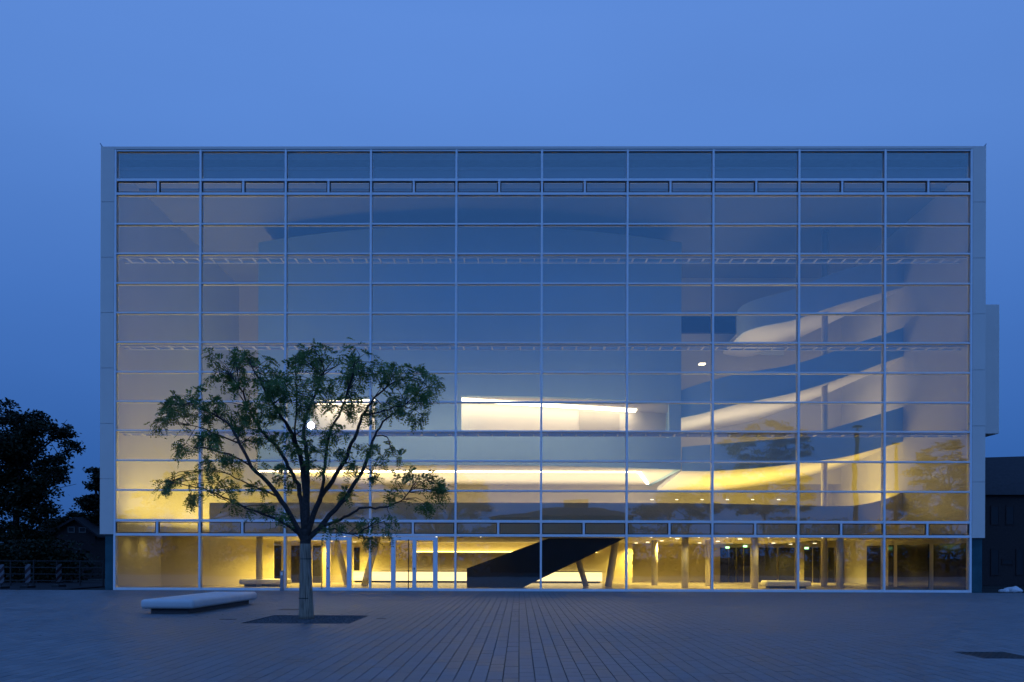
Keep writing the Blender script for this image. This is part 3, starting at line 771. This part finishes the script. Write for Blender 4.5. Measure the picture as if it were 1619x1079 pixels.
P = [tp(x, y) for x, y, r_ in tr_pts]; P[0].z = -.04
MB().tube(P, [r_/pxm for *_, r_ in tr_pts], 28).build('trunk_wrap', M['wrap'], T, smooth=True)
bd = MB()
for y, r_ in ((884, 9.25), (946, 10.9)):
    a, b = tp(483.4, y+.6), tp(483.4, y-.6); bd.tube([a, b], [(r_+.2)/pxm, (r_+.2)/pxm], 28)
bd.build('tie_band', M['black'], T)
limbs = [
 ([(483,864),(483,852),(483,838)], [8.6,8.4,8.0], [0,0,0]),
 ([(481,858),(466,828),(450,800),(428,768),(398,738),(380,702),(362,672),(332,652),(300,632)], [4.6,4.2,3.8,3.4,2.7,2.2,1.8,1.3,.7], [0,-.1,-.2,-.3,-.4,-.3,-.1,.2,.5]),
 ([(481,842),(477,800),(471,768),(456,738),(438,708),(414,682),(396,652),(378,612),(352,580)], [4.4,3.9,3.5,3.0,2.6,2.2,1.7,1.2,.6], [0,.15,.3,.5,.7,.8,.9,1.0,1.0]),
 ([(484,838),(484,792),(481,752),(470,708),(452,668),(432,640),(412,604),(394,572)], [6.4,5.4,4.4,3.2,2.5,2.0,1.4,.6], [0,.1,.1,-.2,-.5,-.8,-1.1,-1.3]),
 ([(485,800),(486,760),(485,720),(481,686),(486,650),(503,612),(512,580),(496,552)], [4.6,4.0,3.4,2.7,2.2,1.7,1.2,.6], [.1,.2,.4,.6,.7,.9,1.0,1.1]),
 ([(486,846),(500,802),(519,770),(544,732),(560,692),(574,657),(592,630),(620,606),(652,596)], [4.8,4.2,3.7,3.1,2.6,2.1,1.6,1.1,.6], [0,-.15,-.3,-.5,-.6,-.6,-.5,-.4,-.2]),
 ([(487,852),(504,836),(530,806),(560,767),(580,727),(592,690),(612,662),(642,640),(664,618)], [4.8,4.3,3.8,3.2,2.6,2.0,1.5,1.1,.6], [0,.1,.3,.6,.9,1.1,1.2,1.2,1.2]),
 ([(506,834),(532,824),(556,812),(572,803),(600,803),(626,797),(646,778),(662,752)], [2.6,2.2,1.9,1.7,1.5,1.2,.9,.5], [.1,-.2,-.6,-.8,-1.0,-1.2,-1.3,-1.3]),
 ([(500,836),(530,838),(552,845),(570,842),(590,828)], [1.6,1.2,.9,.8,.4], [.1,-.5,-.9,-1.2,-1.4]),
 ([(474,846),(450,828),(414,812),(384,802),(350,784),(310,770),(268,762)], [2.4,2.0,1.7,1.4,1.1,.8,.4], [0,-.3,-.7,-.9,-1.2,-1.4,-1.5]),
 ([(500,806),(510,768),(514,728),(520,690),(540,648),(552,610),(566,572)], [2.8,2.5,2.2,1.9,1.5,1.1,.5], [-.1,-.4,-.7,-1.0,-1.2,-1.4,-1.5]),
 ([(440,786),(410,772),(380,760),(350,745),(322,742)], [1.5,1.2,1.0,.7,.4], [-.2,.1,.4,.7,.9]),
 ([(398,738),(370,722),(340,712),(305,708)], [1.6,1.2,.8,.4], [-.4,-.6,-.8,-.9]),
 ([(380,702),(350,690),(320,678),(282,668)], [1.5,1.1,.8,.4], [-.3,-.1,.2,.3]),
 ([(592,690),(610,690),(616,705),(622,722)], [1.1,.9,.7,.4], [1.1,1.0,.9,.8]),
 ([(574,657),(600,652),(630,642),(660,648)], [1.3,1.0,.7,.4], [-.6,-.8,-1.0,-1.1]),
 ([(470,708),(466,680),(470,640),(468,600),(468,562)], [1.8,1.4,1.1,.8,.4], [-.2,-.5,-.7,-.9,-1.0]),
]
lm = MB(); skel = []
for pts, rad, dys in limbs:
    Q = [tp(x, y, d*1.15) for (x, y), d in zip(pts, dys)]
    # smooth + jitter
    S, SR = [], []
    for i in range(len(Q)-1):
        p0, p1, p2, p3 = Q[max(i-1,0)], Q[i], Q[i+1], Q[min(i+2,len(Q)-1)]
        for k in range(4):
            t = k/4
            c = 0.5*((2*p1)+(p2-p0)*t+(2*p0-5*p1+4*p2-p3)*t*t+(-p0+3*p1-3*p2+p3)*t*t*t)
            if i > 0: c = c + Vector(rs.normal(0, .012, 3))
            S.append(c); SR.append((rad[i]*(1-t)+rad[i+1]*t)/pxm)
    S.append(Q[-1]); SR.append(rad[-1]/pxm)
    lm.tube(S, SR, 10)
    skel += list(zip(S, SR))
# leaf clumps (px, py, rx, ry); depth comes from the nearest limb plus spread
clumps = [(355,556,26,10),(395,572,40,22),(340,590,26,13),(430,598,28,22),(300,628,28,18),(275,656,20,22),(330,648,30,22),(310,690,26,15),(290,714,20,9),
 (365,662,30,18),(275,765,24,9),(322,752,24,12),(300,787,22,8),(350,775,26,12),(382,800,20,9),(420,806,14,9),(490,552,26,9),(465,566,28,17),(500,577,40,18),
 (555,556,32,12),(565,578,26,16),(522,604,40,18),(460,612,36,22),(600,600,34,17),(640,594,28,15),(664,614,24,16),(640,630,34,19),(608,640,24,15),(654,655,22,12),
 (585,652,24,18),(440,640,30,18),(490,640,32,18),(430,690,30,13),(460,702,32,16),(520,706,36,15),(580,716,24,12),(614,722,22,15),(398,698,26,13),(640,750,24,9),
 (668,760,22,10),(690,772,12,10),(634,782,18,7),(680,800,14,9),(600,752,18,8),(617,830,11,11),(576,826,18,9),(590,852,13,8),(528,832,18,6),(430,740,20,9),
 (380,728,26,10),(345,720,22,10),(532,782,20,7),(262,690,0,0),(545,640,30,18),(400,632,28,20),(372,612,26,16),(470,668,30,14),(540,680,28,12),(350,690,22,12),
 (415,660,26,16),(310,650,22,18),(330,812,0,0),(395,770,20,8),(450,760,16,8),(560,742,16,8),(498,735,18,8),(445,820,12,7),(556,600,30,18),(620,574,26,11),(662,588,24,12),(682,606,16,14),(678,628,18,14),(262,652,14,16),(250,668,10,10),(258,770,12,6),(698,778,8,8),(335,735,20,8)]
C_, U_, V_ = [], [], []
tw = MB()
sk = np.array([list(p) for p, r_ in skel]); skr = np.array([r_ for p, r_ in skel])
for (cx, cy, rx, ry) in clumps:
    if rx == 0: continue
    dens = max(3, int(rx*ry*0.0155))
    for lay in range(dens):
        # one twig with its pinnate leaves
        a = rs.uniform(0, 6.283); q = math.sqrt(rs.uniform(0, 1))
        px, py = cx+rx*q*math.cos(a), cy+ry*q*math.sin(a)
        p2 = np.array([tp(px, py).x, tp(px, py).z])
        # nearest limb points in the picture plane, depth from one of them
        d2 = (sk[:,0]-p2[0])**2 + (sk[:,2]-p2[1])**2 + 6e-2*(sk[:,2] > p2[1]+.2)
        d2 = d2 + np.where(skr > 4.0/pxm, .8, 0)
        j = np.argsort(d2)[rs.randint(0, 6)]
        half = 1.6*math.exp(-((cx-484)/190)**2)+.45
        y = np.clip(sk[j,1] + rs.normal(0, .55), YT-half*1.3-.4, YT+half*1.3+.4)
        # keep picture position while moving in depth
        end = np.array(tp(px, py, y-YT)); st_ = sk[j]
        mid = st_*.45+end*.55 + rs.normal(0, .05, 3) + np.array([0, 0, .04])
        L_ = np.linalg.norm(end-st_)
        if L_ < 1.6: tw.tube([st_, mid, end], [min(skr[j]*.7, .012+.006*L_), .008, .003], 4, cap=False)
        # leaves along outer half of the twig
        tdir = unit(end-mid)
        nl = rs.randint(6, 10)
        for k in range(nl):
            bp_ = mid + (end-mid)*rs.uniform(.45, 1.1) + rs.normal(0, .045, 3)
            ld = unit(tdir*.5 + rs.normal(0, .75, 3) + np.array([0, 0, -.18]))
            ll = rs.uniform(.17, .31); nk = rs.randint(6, 9)
            side = unit(np.cross(ld, rs.normal(0, 1, 3)*.5 + np.array([0, 0, 1.0])))
            tt = np.linspace(.15, 1, nk)
            droop = np.array([0, 0, -1])*ll*.35
            cen = bp_ + ld*ll*tt[:,None] + droop*(tt[:,None]**2)
            for sgn in (-1, 1):
                dirs = unit(side*sgn + ld*.55 + rs.normal(0, .18, (nk, 3)))
                hl = (.037+.015*np.sin(tt*3.0))[:,None]*rs.uniform(.8, 1.2)
                wv = unit(np.cross(dirs, np.cross(ld, side)+rs.normal(0, .3, (nk, 3))))*hl*.34
                C_.append(cen+dirs*hl); U_.append(dirs*hl); V_.append(wv)
lm.build('limbs', M['bark'], T, smooth=True)
tw.build('twigs', M['bark'], T)['kind'] = 'stuff'
C_ = np.concatenate(C_); U_ = np.concatenate(U_); V_ = np.concatenate(V_)
sp_p = np.array(at(491, 672.5, 3.6)); ey = np.array(EYE)          # keep the gap in the crown through which the spotlight shines
tt_ = (C_[:,1]-ey[1])/(sp_p[1]-ey[1]); off_ = np.linalg.norm(C_-(ey+(sp_p-ey)*tt_[:,None]), axis=1)
kp = off_ > .16
C_, U_, V_ = C_[kp], U_[kp], V_[kp]
print('plaza tree leaflets', len(C_))
link('crown', quads_mesh('crown', C_, U_, V_), M['leaf'], T)
for ch in T.children: ch.location = -T.location

# ---- dark trees around
def dark_tree(name, X, Y, H, blobs, label, seed, leafm, n=9000, ls=.2, cat='tree', trunk_r=.22, group=None):
    """blobs: (dx, z, dy, rx, rz) ellipsoids"""
    r0 = np.random.RandomState(seed)
    t = empty(name, (X, Y, 0)); tag(t, label, cat, group)
    tm = MB(); zt = max(b[1] for b in blobs)
    pts = [Vector((X + .12*math.sin(k*1.3+seed), Y, H*.8*k/6 - (.1 if k == 0 else 0))) for k in range(7)]
    tm.tube(pts, [trunk_r*(1-.12*k) for k in range(7)], 10)
    for (dx, z, dy, rx, rz) in blobs:
        s = pts[min(5, max(1, int((z-.8-rx*.5)/(H*.8)*6)))]
        e = Vector((X+dx, Y+dy, z)); m_ = s.lerp(e, .5) + Vector(r0.normal(0, .15, 3))
        tm.tube([s, m_, e], [trunk_r*.4, trunk_r*.25, .02], 6)
        for q in range(4):
            e2 = e + Vector(r0.normal(0, 1, 3))*rx*.7; tm.tube([m_.lerp(e, .5), e2], [trunk_r*.15, .012], 4)
    tm.build('trunk', M['bark'], t, smooth=True)
    vol = np.array([b[3]*b[3]*b[4] for b in blobs]) ** .8; cnt = (vol/vol.sum()*n).astype(int)
    C = []
    for b, c in zip(blobs, cnt):
        sub = max(5, c//55)      # small tufts inside each blob
        u = unit(r0.normal(0, 1, (sub, 3)))*(r0.uniform(.15, 1.08, (sub, 1))**.45)
        cc = u*np.array([b[3], b[3]*.9, b[4]]) + np.array([X+b[0], Y+b[2], b[1]])
        k = r0.randint(0, sub, c)
        C.append(cc[k] + r0.normal(0, 1, (c, 3))*np.array([.34, .34, .17])*min(1, b[3]*.5+.3))
    C = np.concatenate(C); m_ = len(C)
    U = unit(r0.normal(0, 1, (m_, 3))*np.array([1, 1, .5]))*ls*r0.uniform(.5, 1.1, (m_, 1)); V = unit(np.cross(U, r0.normal(0, 1, (m_, 3))))*ls*.42
    link('crown', quads_mesh('crown', C, U, V), leafm, t)
    for ch in t.children: ch.location = -t.location
    return t
def pxblob(px, py, rx, ry, Y, X0, dy=0):
    p = at(px, py, Y); s = (Y+43)/F_PX
    return (p.x-X0, p.z, dy, rx*s, ry*s)
Yl = 16.0
X0 = at(28, 900, Yl).x
bl = [pxblob(a,b,c,d,Yl,X0,e) for a,b,c,d,e in ((0,650,22,16,0),(28,668,30,22,1),(62,672,26,18,-1),(88,690,22,12,0),(105,708,20,9,.5),(45,705,38,22,-1),(12,700,35,28,1),(78,735,26,16,0),(40,745,42,26,1),(88,757,14,10,0),(70,775,26,20,-.5),(20,785,42,30,0),(55,810,34,24,0),(5,740,30,40,0),(30,845,46,20,.5),(65,668,12,16,0),(-30,700,40,50,0),(-30,800,40,50,0),(95,680,14,10,0))]
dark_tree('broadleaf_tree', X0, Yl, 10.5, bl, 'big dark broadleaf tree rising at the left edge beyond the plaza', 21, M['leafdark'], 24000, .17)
Yl = 26.0; X0 = at(152, 900, Yl).x
bl = [pxblob(a,b,c,d,Yl,X0,e) for a,b,c,d,e in ((150,745,9,10,0),(152,765,16,10,0),(140,790,18,8,0),(155,800,22,14,0),(148,822,20,10,0),(165,760,14,20,0),(170,800,16,25,0))]
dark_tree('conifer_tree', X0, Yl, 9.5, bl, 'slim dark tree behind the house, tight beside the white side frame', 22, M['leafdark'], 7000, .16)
Yl = 30.0
for i, (px, lab) in enumerate(((95, 'low dark bushy tree peeking over the left slope of the house roof'), )):
    X0 = at(px, 900, Yl).x
    bl = [pxblob(a,b,c,d,Yl,X0,e) for a,b,c,d,e in ((px+5,828,12,9,0),(px+25,818,10,8,0),(px-10,836,14,10,0),(px+45,822,12,9,0))]
    dark_tree('bushy_tree', X0, Yl, 4.5, bl, lab, 23+i, M['leafdark'], 4000, .15)

# ---- hedge and far wood
def mass(name, X0, X1, Y, h, dep, n, ls, seed, mat):
    r0 = np.random.RandomState(seed)
    k = max(6, int((X1-X0)/1.2)); cx_ = r0.uniform(X0, X1, k); hh = h*r0.uniform(.6, 1.0, k)
    i = r0.randint(0, k, n)
    C = np.stack([cx_[i]+r0.normal(0, 1.0, n), Y+r0.uniform(-dep, dep, n), hh[i]*r0.uniform(0, 1, n)**.7], 1)
    U = unit(r0.normal(0, 1, (n, 3)))*ls*r0.uniform(.5, 1.1, (n, 1)); V = unit(np.cross(U, r0.normal(0, 1, (n, 3))))*ls*.5
    return link(name, quads_mesh(name, C, U, V), mat)
p0, p1 = at(-60, 900, 12), at(84, 900, 12)
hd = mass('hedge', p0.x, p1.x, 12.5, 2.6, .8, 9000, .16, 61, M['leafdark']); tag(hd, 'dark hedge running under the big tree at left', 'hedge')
tag(mass('far_wood', -130, -32, 75, 6.0, 4, 9000, .55, 62, M['leafdark']), 'dark far wood on the horizon left of the theatre', 'wood', kind='stuff')
tag(mass('far_wood', 34, 130, 75, 6.0, 4, 9000, .55, 63, M['leafdark']), 'dark far wood on the horizon right of the theatre', 'wood', kind='stuff')

# ---- house at the left
M['brick'] = paint('dark_brick', (0.030, 0.022, 0.022), .85, .25, 9)
M['tile'] = paint('dark_roof_tile', (0.022, 0.021, 0.024), .8, .25, 6)
M['wframe'] = paint('white_window_frame', (.18, .18, .18), .5, .03)
M['winglass'] = paint('dark_window_glass', (.02, .022, .026), .45, .1, 1, spec=.3)
Yh = 24.0
hl, hr = at(82, 860, Yh).x, at(150, 860, Yh).x; zr = at(118, 820, Yh).z; ze = at(82, 843, Yh).z; hm = at(120, 820, Yh).x
Hs = empty('gabled_house', ((hl+hr)/2, Yh, 0)); tag(Hs, 'dark gabled house with two small attic windows left of the theatre', 'house')
MB().prism_y([(hl,-.08),(hl,ze),(hm,zr-.1),(hr,ze-.1),(hr,-.08)], Yh, Yh+9).build('wall', M['brick'], Hs)
rf = MB()
for (xe, ze_) in ((hl-.35, ze-.22), (hr+.35, ze-.32)):
    rf.hexa([(hm,Yh-.3,zr-.08),(xe,Yh-.3,ze_),(xe,Yh+9.3,ze_),(hm,Yh+9.3,zr-.08),(hm,Yh-.3,zr+.1),(xe,Yh-.3,ze_+.16),(xe,Yh+9.3,ze_+.16),(hm,Yh+9.3,zr+.1)])
rf.build('roof', M['tile'], Hs)
for (a_, b_, c_, d_) in ((107.5,833,118.5,842.5),(125,834,136,842.5),(95,868,102,884),(112,872,122,890)):
    p, q_ = at(a_, b_, Yh), at(c_, d_, Yh); w = .06
    f = MB().box(p.x,p.x+w,Yh-.05,Yh-.002,q_.z,p.z).box(q_.x-w,q_.x,Yh-.05,Yh-.002,q_.z,p.z).box(p.x+w,q_.x-w,Yh-.05,Yh-.002,q_.z,q_.z+w).box(p.x+w,q_.x-w,Yh-.05,Yh-.002,p.z-w,p.z)
    fo = f.build('window', M['wframe'], Hs); MB().box(p.x+w,q_.x-w,Yh-.03,Yh-.004,q_.z+w,p.z-w).build('pane', M['winglass'], fo)
    fo.location = -Hs.location; fo.children[0].location = (0, 0, 0)
for ch in Hs.children: ch.location = -Hs.location
# ---- roadworks beacons
def beacon_mat():
    m, N, L, b = mat_new('beacon_stripes')
    tc = N.new('ShaderNodeTexCoord'); sp_ = N.new('ShaderNodeSeparateXYZ'); L.new(tc.outputs['Object'], sp_.inputs[0])
    a_ = N.new('ShaderNodeMath'); a_.operation = 'SUBTRACT'; L.new(sp_.outputs['Z'], a_.inputs[0]); L.new(sp_.outputs['X'], a_.inputs[1])
    d_ = N.new('ShaderNodeMath'); d_.operation = 'MULTIPLY'; d_.inputs[1].default_value = 2.6; L.new(a_.outputs[0], d_.inputs[0])
    f_ = N.new('ShaderNodeMath'); f_.operation = 'FRACT'; L.new(d_.outputs[0], f_.inputs[0])
    g_ = N.new('ShaderNodeMath'); g_.operation = 'GREATER_THAN'; g_.inputs[1].default_value = .5; L.new(f_.outputs[0], g_.inputs[0])
    mx = N.new('ShaderNodeMix'); mx.data_type = 'RGBA'; L.new(g_.outputs[0], mx.inputs['Factor'])
    mx.inputs[6].default_value = (.03, .006, .006, 1); mx.inputs[7].default_value = (.12, .12, .13, 1)
    L.new(mx.outputs[2], b.inputs['Base Color']); b.inputs['Roughness'].default_value = .5
    return m
M['beacon'] = beacon_mat()
for px, Y, lab, rz in ((2, 2.0, 'striped roadworks beacon cut by the left edge of the picture', 0), (44, 3.2, 'striped roadworks beacon below the small lit lamp', 0), (93, 5.0, 'striped roadworks beacon nearest the gabled house', .9)):
    p = at(px, 925, Y); b_ = empty('roadworks_beacon', (p.x, Y, 0)); tag(b_, lab, 'beacon', 'striped roadworks beacons')
    o_ = link('board', MB().box(-.14, .14, -.02, .02, .22, 1.15).mesh('board', bevel=.01, seg=1), M['beacon'], b_); o_.location = (0, 0, 0)
    o_ = link('foot', MB().box(-.2, .2, -.4, .4, -.03, .09).box(-.03, .03, -.03, .03, .09, .22).mesh('foot', bevel=.01, seg=1), M['black'], b_); o_.location = (0, 0, 0)
    b_.rotation_euler = (0, 0, rz)
# site fence
p0, p1 = at(-20, 925, 6.5), at(163, 925, 6.5)
fe = empty('site_fence', ((p0.x+p1.x)/2, 6.5, 0)); tag(fe, 'low dark metal site fence between the beacons and the house', 'fence')
n = 5
for k in range(n+1):
    x = p0.x+(p1.x-p0.x)*k/n; MB().box(x-.03, x+.03, 6.47, 6.53, -.05, 1.35).build('post', M['black'], fe)
for z in (.25, .6, .95, 1.3):
    MB().box(p0.x, p1.x, 6.49, 6.51, z-.025, z+.025).build('rail', M['black'], fe)
for ch in fe.children: ch.location = -fe.location
p = at(28.5, 873, 14)
lp = empty('street_lamp', (p.x, 14, 0)); tag(lp, 'small lit lamp glowing under the big tree at left', 'lamp')
MB().tube([(p.x, 14, -.05), (p.x, 14, p.z-.1)], [.04, .03], 8).build('post', M['black'], lp)
MB().tube([(p.x, 14, p.z-.1), (p.x, 14, p.z-.04), (p.x, 14, p.z+.06), (p.x, 14, p.z+.1)], [.04, .09, .09, .03], 10).build('lantern', M['bulb'], lp, smooth=True)
MB().tube([(p.x, 14, p.z+.101), (p.x, 14, p.z+.15)], [.15, .03], 10).build('cap', M['black'], lp)
for ch in lp.children: ch.location = -lp.location

# ---- dark building at the right
Yr = 14.0
a, b = at(1552, 741, Yr), at(1680, 735, Yr); e_ = at(1560, 783, Yr)
Rb = empty('neighbour_building', (b.x, Yr, 0)); tag(Rb, 'dark unlit building with pitched roof right of the theatre', 'building')
MB().box(a.x-2, b.x+10, Yr, Yr+14, -.08, e_.z).build('wall', M['brick'], Rb)
MB().hexa([(a.x-2,Yr-.3,e_.z),(b.x+10,Yr-.3,e_.z),(b.x+10,Yr+14,e_.z),(a.x-2,Yr+14,e_.z),(a.x-2,Yr+3.2,a.z+.9),(b.x+10,Yr+3.2,b.z+1.2),(b.x+10,Yr+11,b.z+1.2),(a.x-2,Yr+11,a.z+.9)]).build('roof', M['tile'], Rb)
for (q0, r0_, q1, r1_) in ((1566,800,1580,830),(1590,800,1604,830),(1566,868,1580,910),(1584,884,1602,893),(1606,868,1619,910)):
    p, q_ = at(q0, r0_, Yr), at(q1, r1_, Yr); w = .07
    f = MB().box(p.x,p.x+w,Yr-.05,Yr-.002,q_.z,p.z).box(q_.x-w,q_.x,Yr-.05,Yr-.002,q_.z,p.z).box(p.x+w,q_.x-w,Yr-.05,Yr-.002,q_.z,q_.z+w).box(p.x+w,q_.x-w,Yr-.05,Yr-.002,p.z-w,p.z)
    fo = f.build('window', M['brick'], Rb); MB().box(p.x+w,q_.x-w,Yr-.03,Yr-.004,q_.z+w,p.z-w).build('pane', M['winglass'], fo)
    fo.location = -Rb.location; fo.children[0].location = (0, 0, 0)
for ch in Rb.children: ch.location = -Rb.location
# white sacks on the ground by the right corner
M['sack'] = paint('white_sack', (.6, .6, .6), .7, .1, 5)
for i, (px, s, lab) in enumerate(((1602, .30, 'larger crumpled white sack on the ground by the right corner'), (1588, .17, 'smaller crumpled white sack on the ground by the right corner'))):
    p = ground(px, 937)
    bm = bmesh.new(); bmesh.ops.create_icosphere(bm, subdivisions=3, radius=s)
    for v_ in bm.verts:
        nz = 1+.25*math.sin(v_.co.x*17+i)*math.cos(v_.co.y*13+2*i); v_.co = Vector((v_.co.x*1.3*nz, v_.co.y*nz, max(-.02, v_.co.z*.62*nz + s*.2)))
    me = bpy.data.meshes.new('sack'); bm.to_mesh(me); bm.free(); me.polygons.foreach_set('use_smooth', [True]*len(me.polygons))
    o_ = link('sack', me, M['sack']); o_.location = (p.x, p.y, .02); tag(o_, lab, 'sack', 'white sacks by the corner')

# ------------------------------------------------------------------ what the glass mirrors: the far side of the plaza
YM = -62.0
def mx_(px, py): # picture position of a mirrored thing -> real x, z at YM
    d = ROT @ Vector(((px - W_PX / 2) / F_PX, (HOR - py) / F_PX, -1.0)); t = (-YM - EYE.y)/d.y
    p = EYE + d*t; return p.x, p.z, (-YM+43)/F_PX
def mirror_tree(px0, blobs, label, seed, n=9000, H=None):
    X0, _, s = mx_(px0, 880)
    B_ = []
    for (px, py, rx, ry) in blobs:
        x, z, s = mx_(px, py); B_.append((x-X0, z, random.uniform(-.5, .5), rx*s, ry*s))
    H = max(b[1] for b in B_)
    dark_tree('park_tree', X0, YM, H, B_, label, seed, M['leafrow'], n, .22, group='trees on the far side of the plaza')
mirror_tree(1500, [(1510,705,20,14),(1478,725,26,20),(1520,740,26,24),(1460,752,26,14),(1500,780,40,26),(1430,790,36,18),(1530,800,40,26),(1470,815,50,16),(1545,760,30,40),(1410,800,14,14)], 'tall tree mirrored in the rightmost bays of the glass', 31, 12000)
mirror_tree(1210, [(1210,680,30,14),(1180,690,26,14),(1250,690,30,16),(1160,712,30,18),(1220,715,40,20),(1275,712,16,12),(1190,750,50,26),(1250,752,34,22),(1140,770,34,20),(1200,795,60,24),(1265,790,24,22)], 'tall round tree mirrored in the glass beside the curved galleries', 32, 12000)
mirror_tree(1090, [(1090,780,30,12),(1060,792,26,14),(1110,800,36,20),(1040,812,34,14)], 'low tree mirrored in the glass right of the staircase', 33, 6000)
mirror_tree(690, [(735,765,26,16),(700,752,30,16),(660,748,30,18),(620,760,32,20),(720,790,40,20),(660,790,46,26),(755,805,22,14)], 'spreading tree mirrored in the glass above the middle doors', 34, 10000)
mirror_tree(330, [(320,752,30,14),(280,765,32,18),(360,758,34,20),(250,785,34,18),(310,795,60,24),(225,812,30,14),(380,790,40,26),(430,790,40,30),(190,828,26,10)], 'wide tree mirrored in the glass behind the left side of the plaza tree', 35, 12000)
mirror_tree(530, [(520,780,50,20),(480,800,50,26),(560,800,40,24)], 'low tree mirrored in the glass behind the trunk of the plaza tree', 36, 7000)
tag(mass('far_shrubbery', -75, 78, YM-3, 6.2, 1.5, 34000, .30, 71, M['leafrow']), 'continuous dark shrubbery across the plaza mirrored along the glass foot', 'shrubbery', kind='stuff')
# house across the plaza
x0, z0, s = mx_(770, 808); x1, _, _ = mx_(1010, 808); xm0, zm, _ = mx_(880, 797); xm1 = mx_(945, 797)[0]
Hm = empty('villa', ((x0+x1)/2, YM-4, 0)); tag(Hm, 'low hipped roof villa mirrored in the glass above the staircase', 'house')
zE = mx_(800, 816)[1]
MB().box(x0+.5, x1-.5, YM-9, YM-.4, -.08, zE).build('wall', M['brick'], Hm)
zR = mx_(880, 801)[1]
MB().hexa([(x0,YM-9.5,zE),(x1,YM-9.5,zE),(x1,YM,zE),(x0,YM,zE),(xm0,YM-6,zR),(xm1,YM-6,zR),(xm1,YM-3,zR),(xm0,YM-3,zR)]).build('roof', M['tile'], Hm)
MB().box(mx_(895,800)[0], mx_(935,800)[0], YM-5, YM-4, zR-.5, zR+.9).build('chimney', M['brick'], Hm)
for k in range(12):
    x = x0+1+k*(x1-x0-2.2)/11; MB().box(x, x+.55, YM-.46, YM-.402, zE-1.9, zE-.4).build('window', M['winglass'], Hm)
for ch in Hm.children: ch.location = -Hm.location
for px, top, lab in ((1323, 690, 'taller slim lamp mast mirrored in the glass near the right galleries'), (1383, 716, 'shorter slim lamp mast mirrored in the glass near the right galleries')):
    x, z, s = mx_(px, top); e_ = empty('lamp_mast', (x, YM+6, 0)); tag(e_, lab, 'lamp mast', 'lamp masts across the plaza')
    o_ = link('mast', MB().tube([(0,0,-.05),(0,0,z*.8),(0,0,z)], [.26,.22,.2], 12).mesh('mast'), M['black'], e_); o_.location = (0,0,0)
    o_ = link('head', MB().box(-.35,.35,-.35,.35,z+.3,z+.5).box(-.05,.05,-.05,.05,z,z+.3).mesh('head'), M['black'], e_); o_.location = (0,0,0)
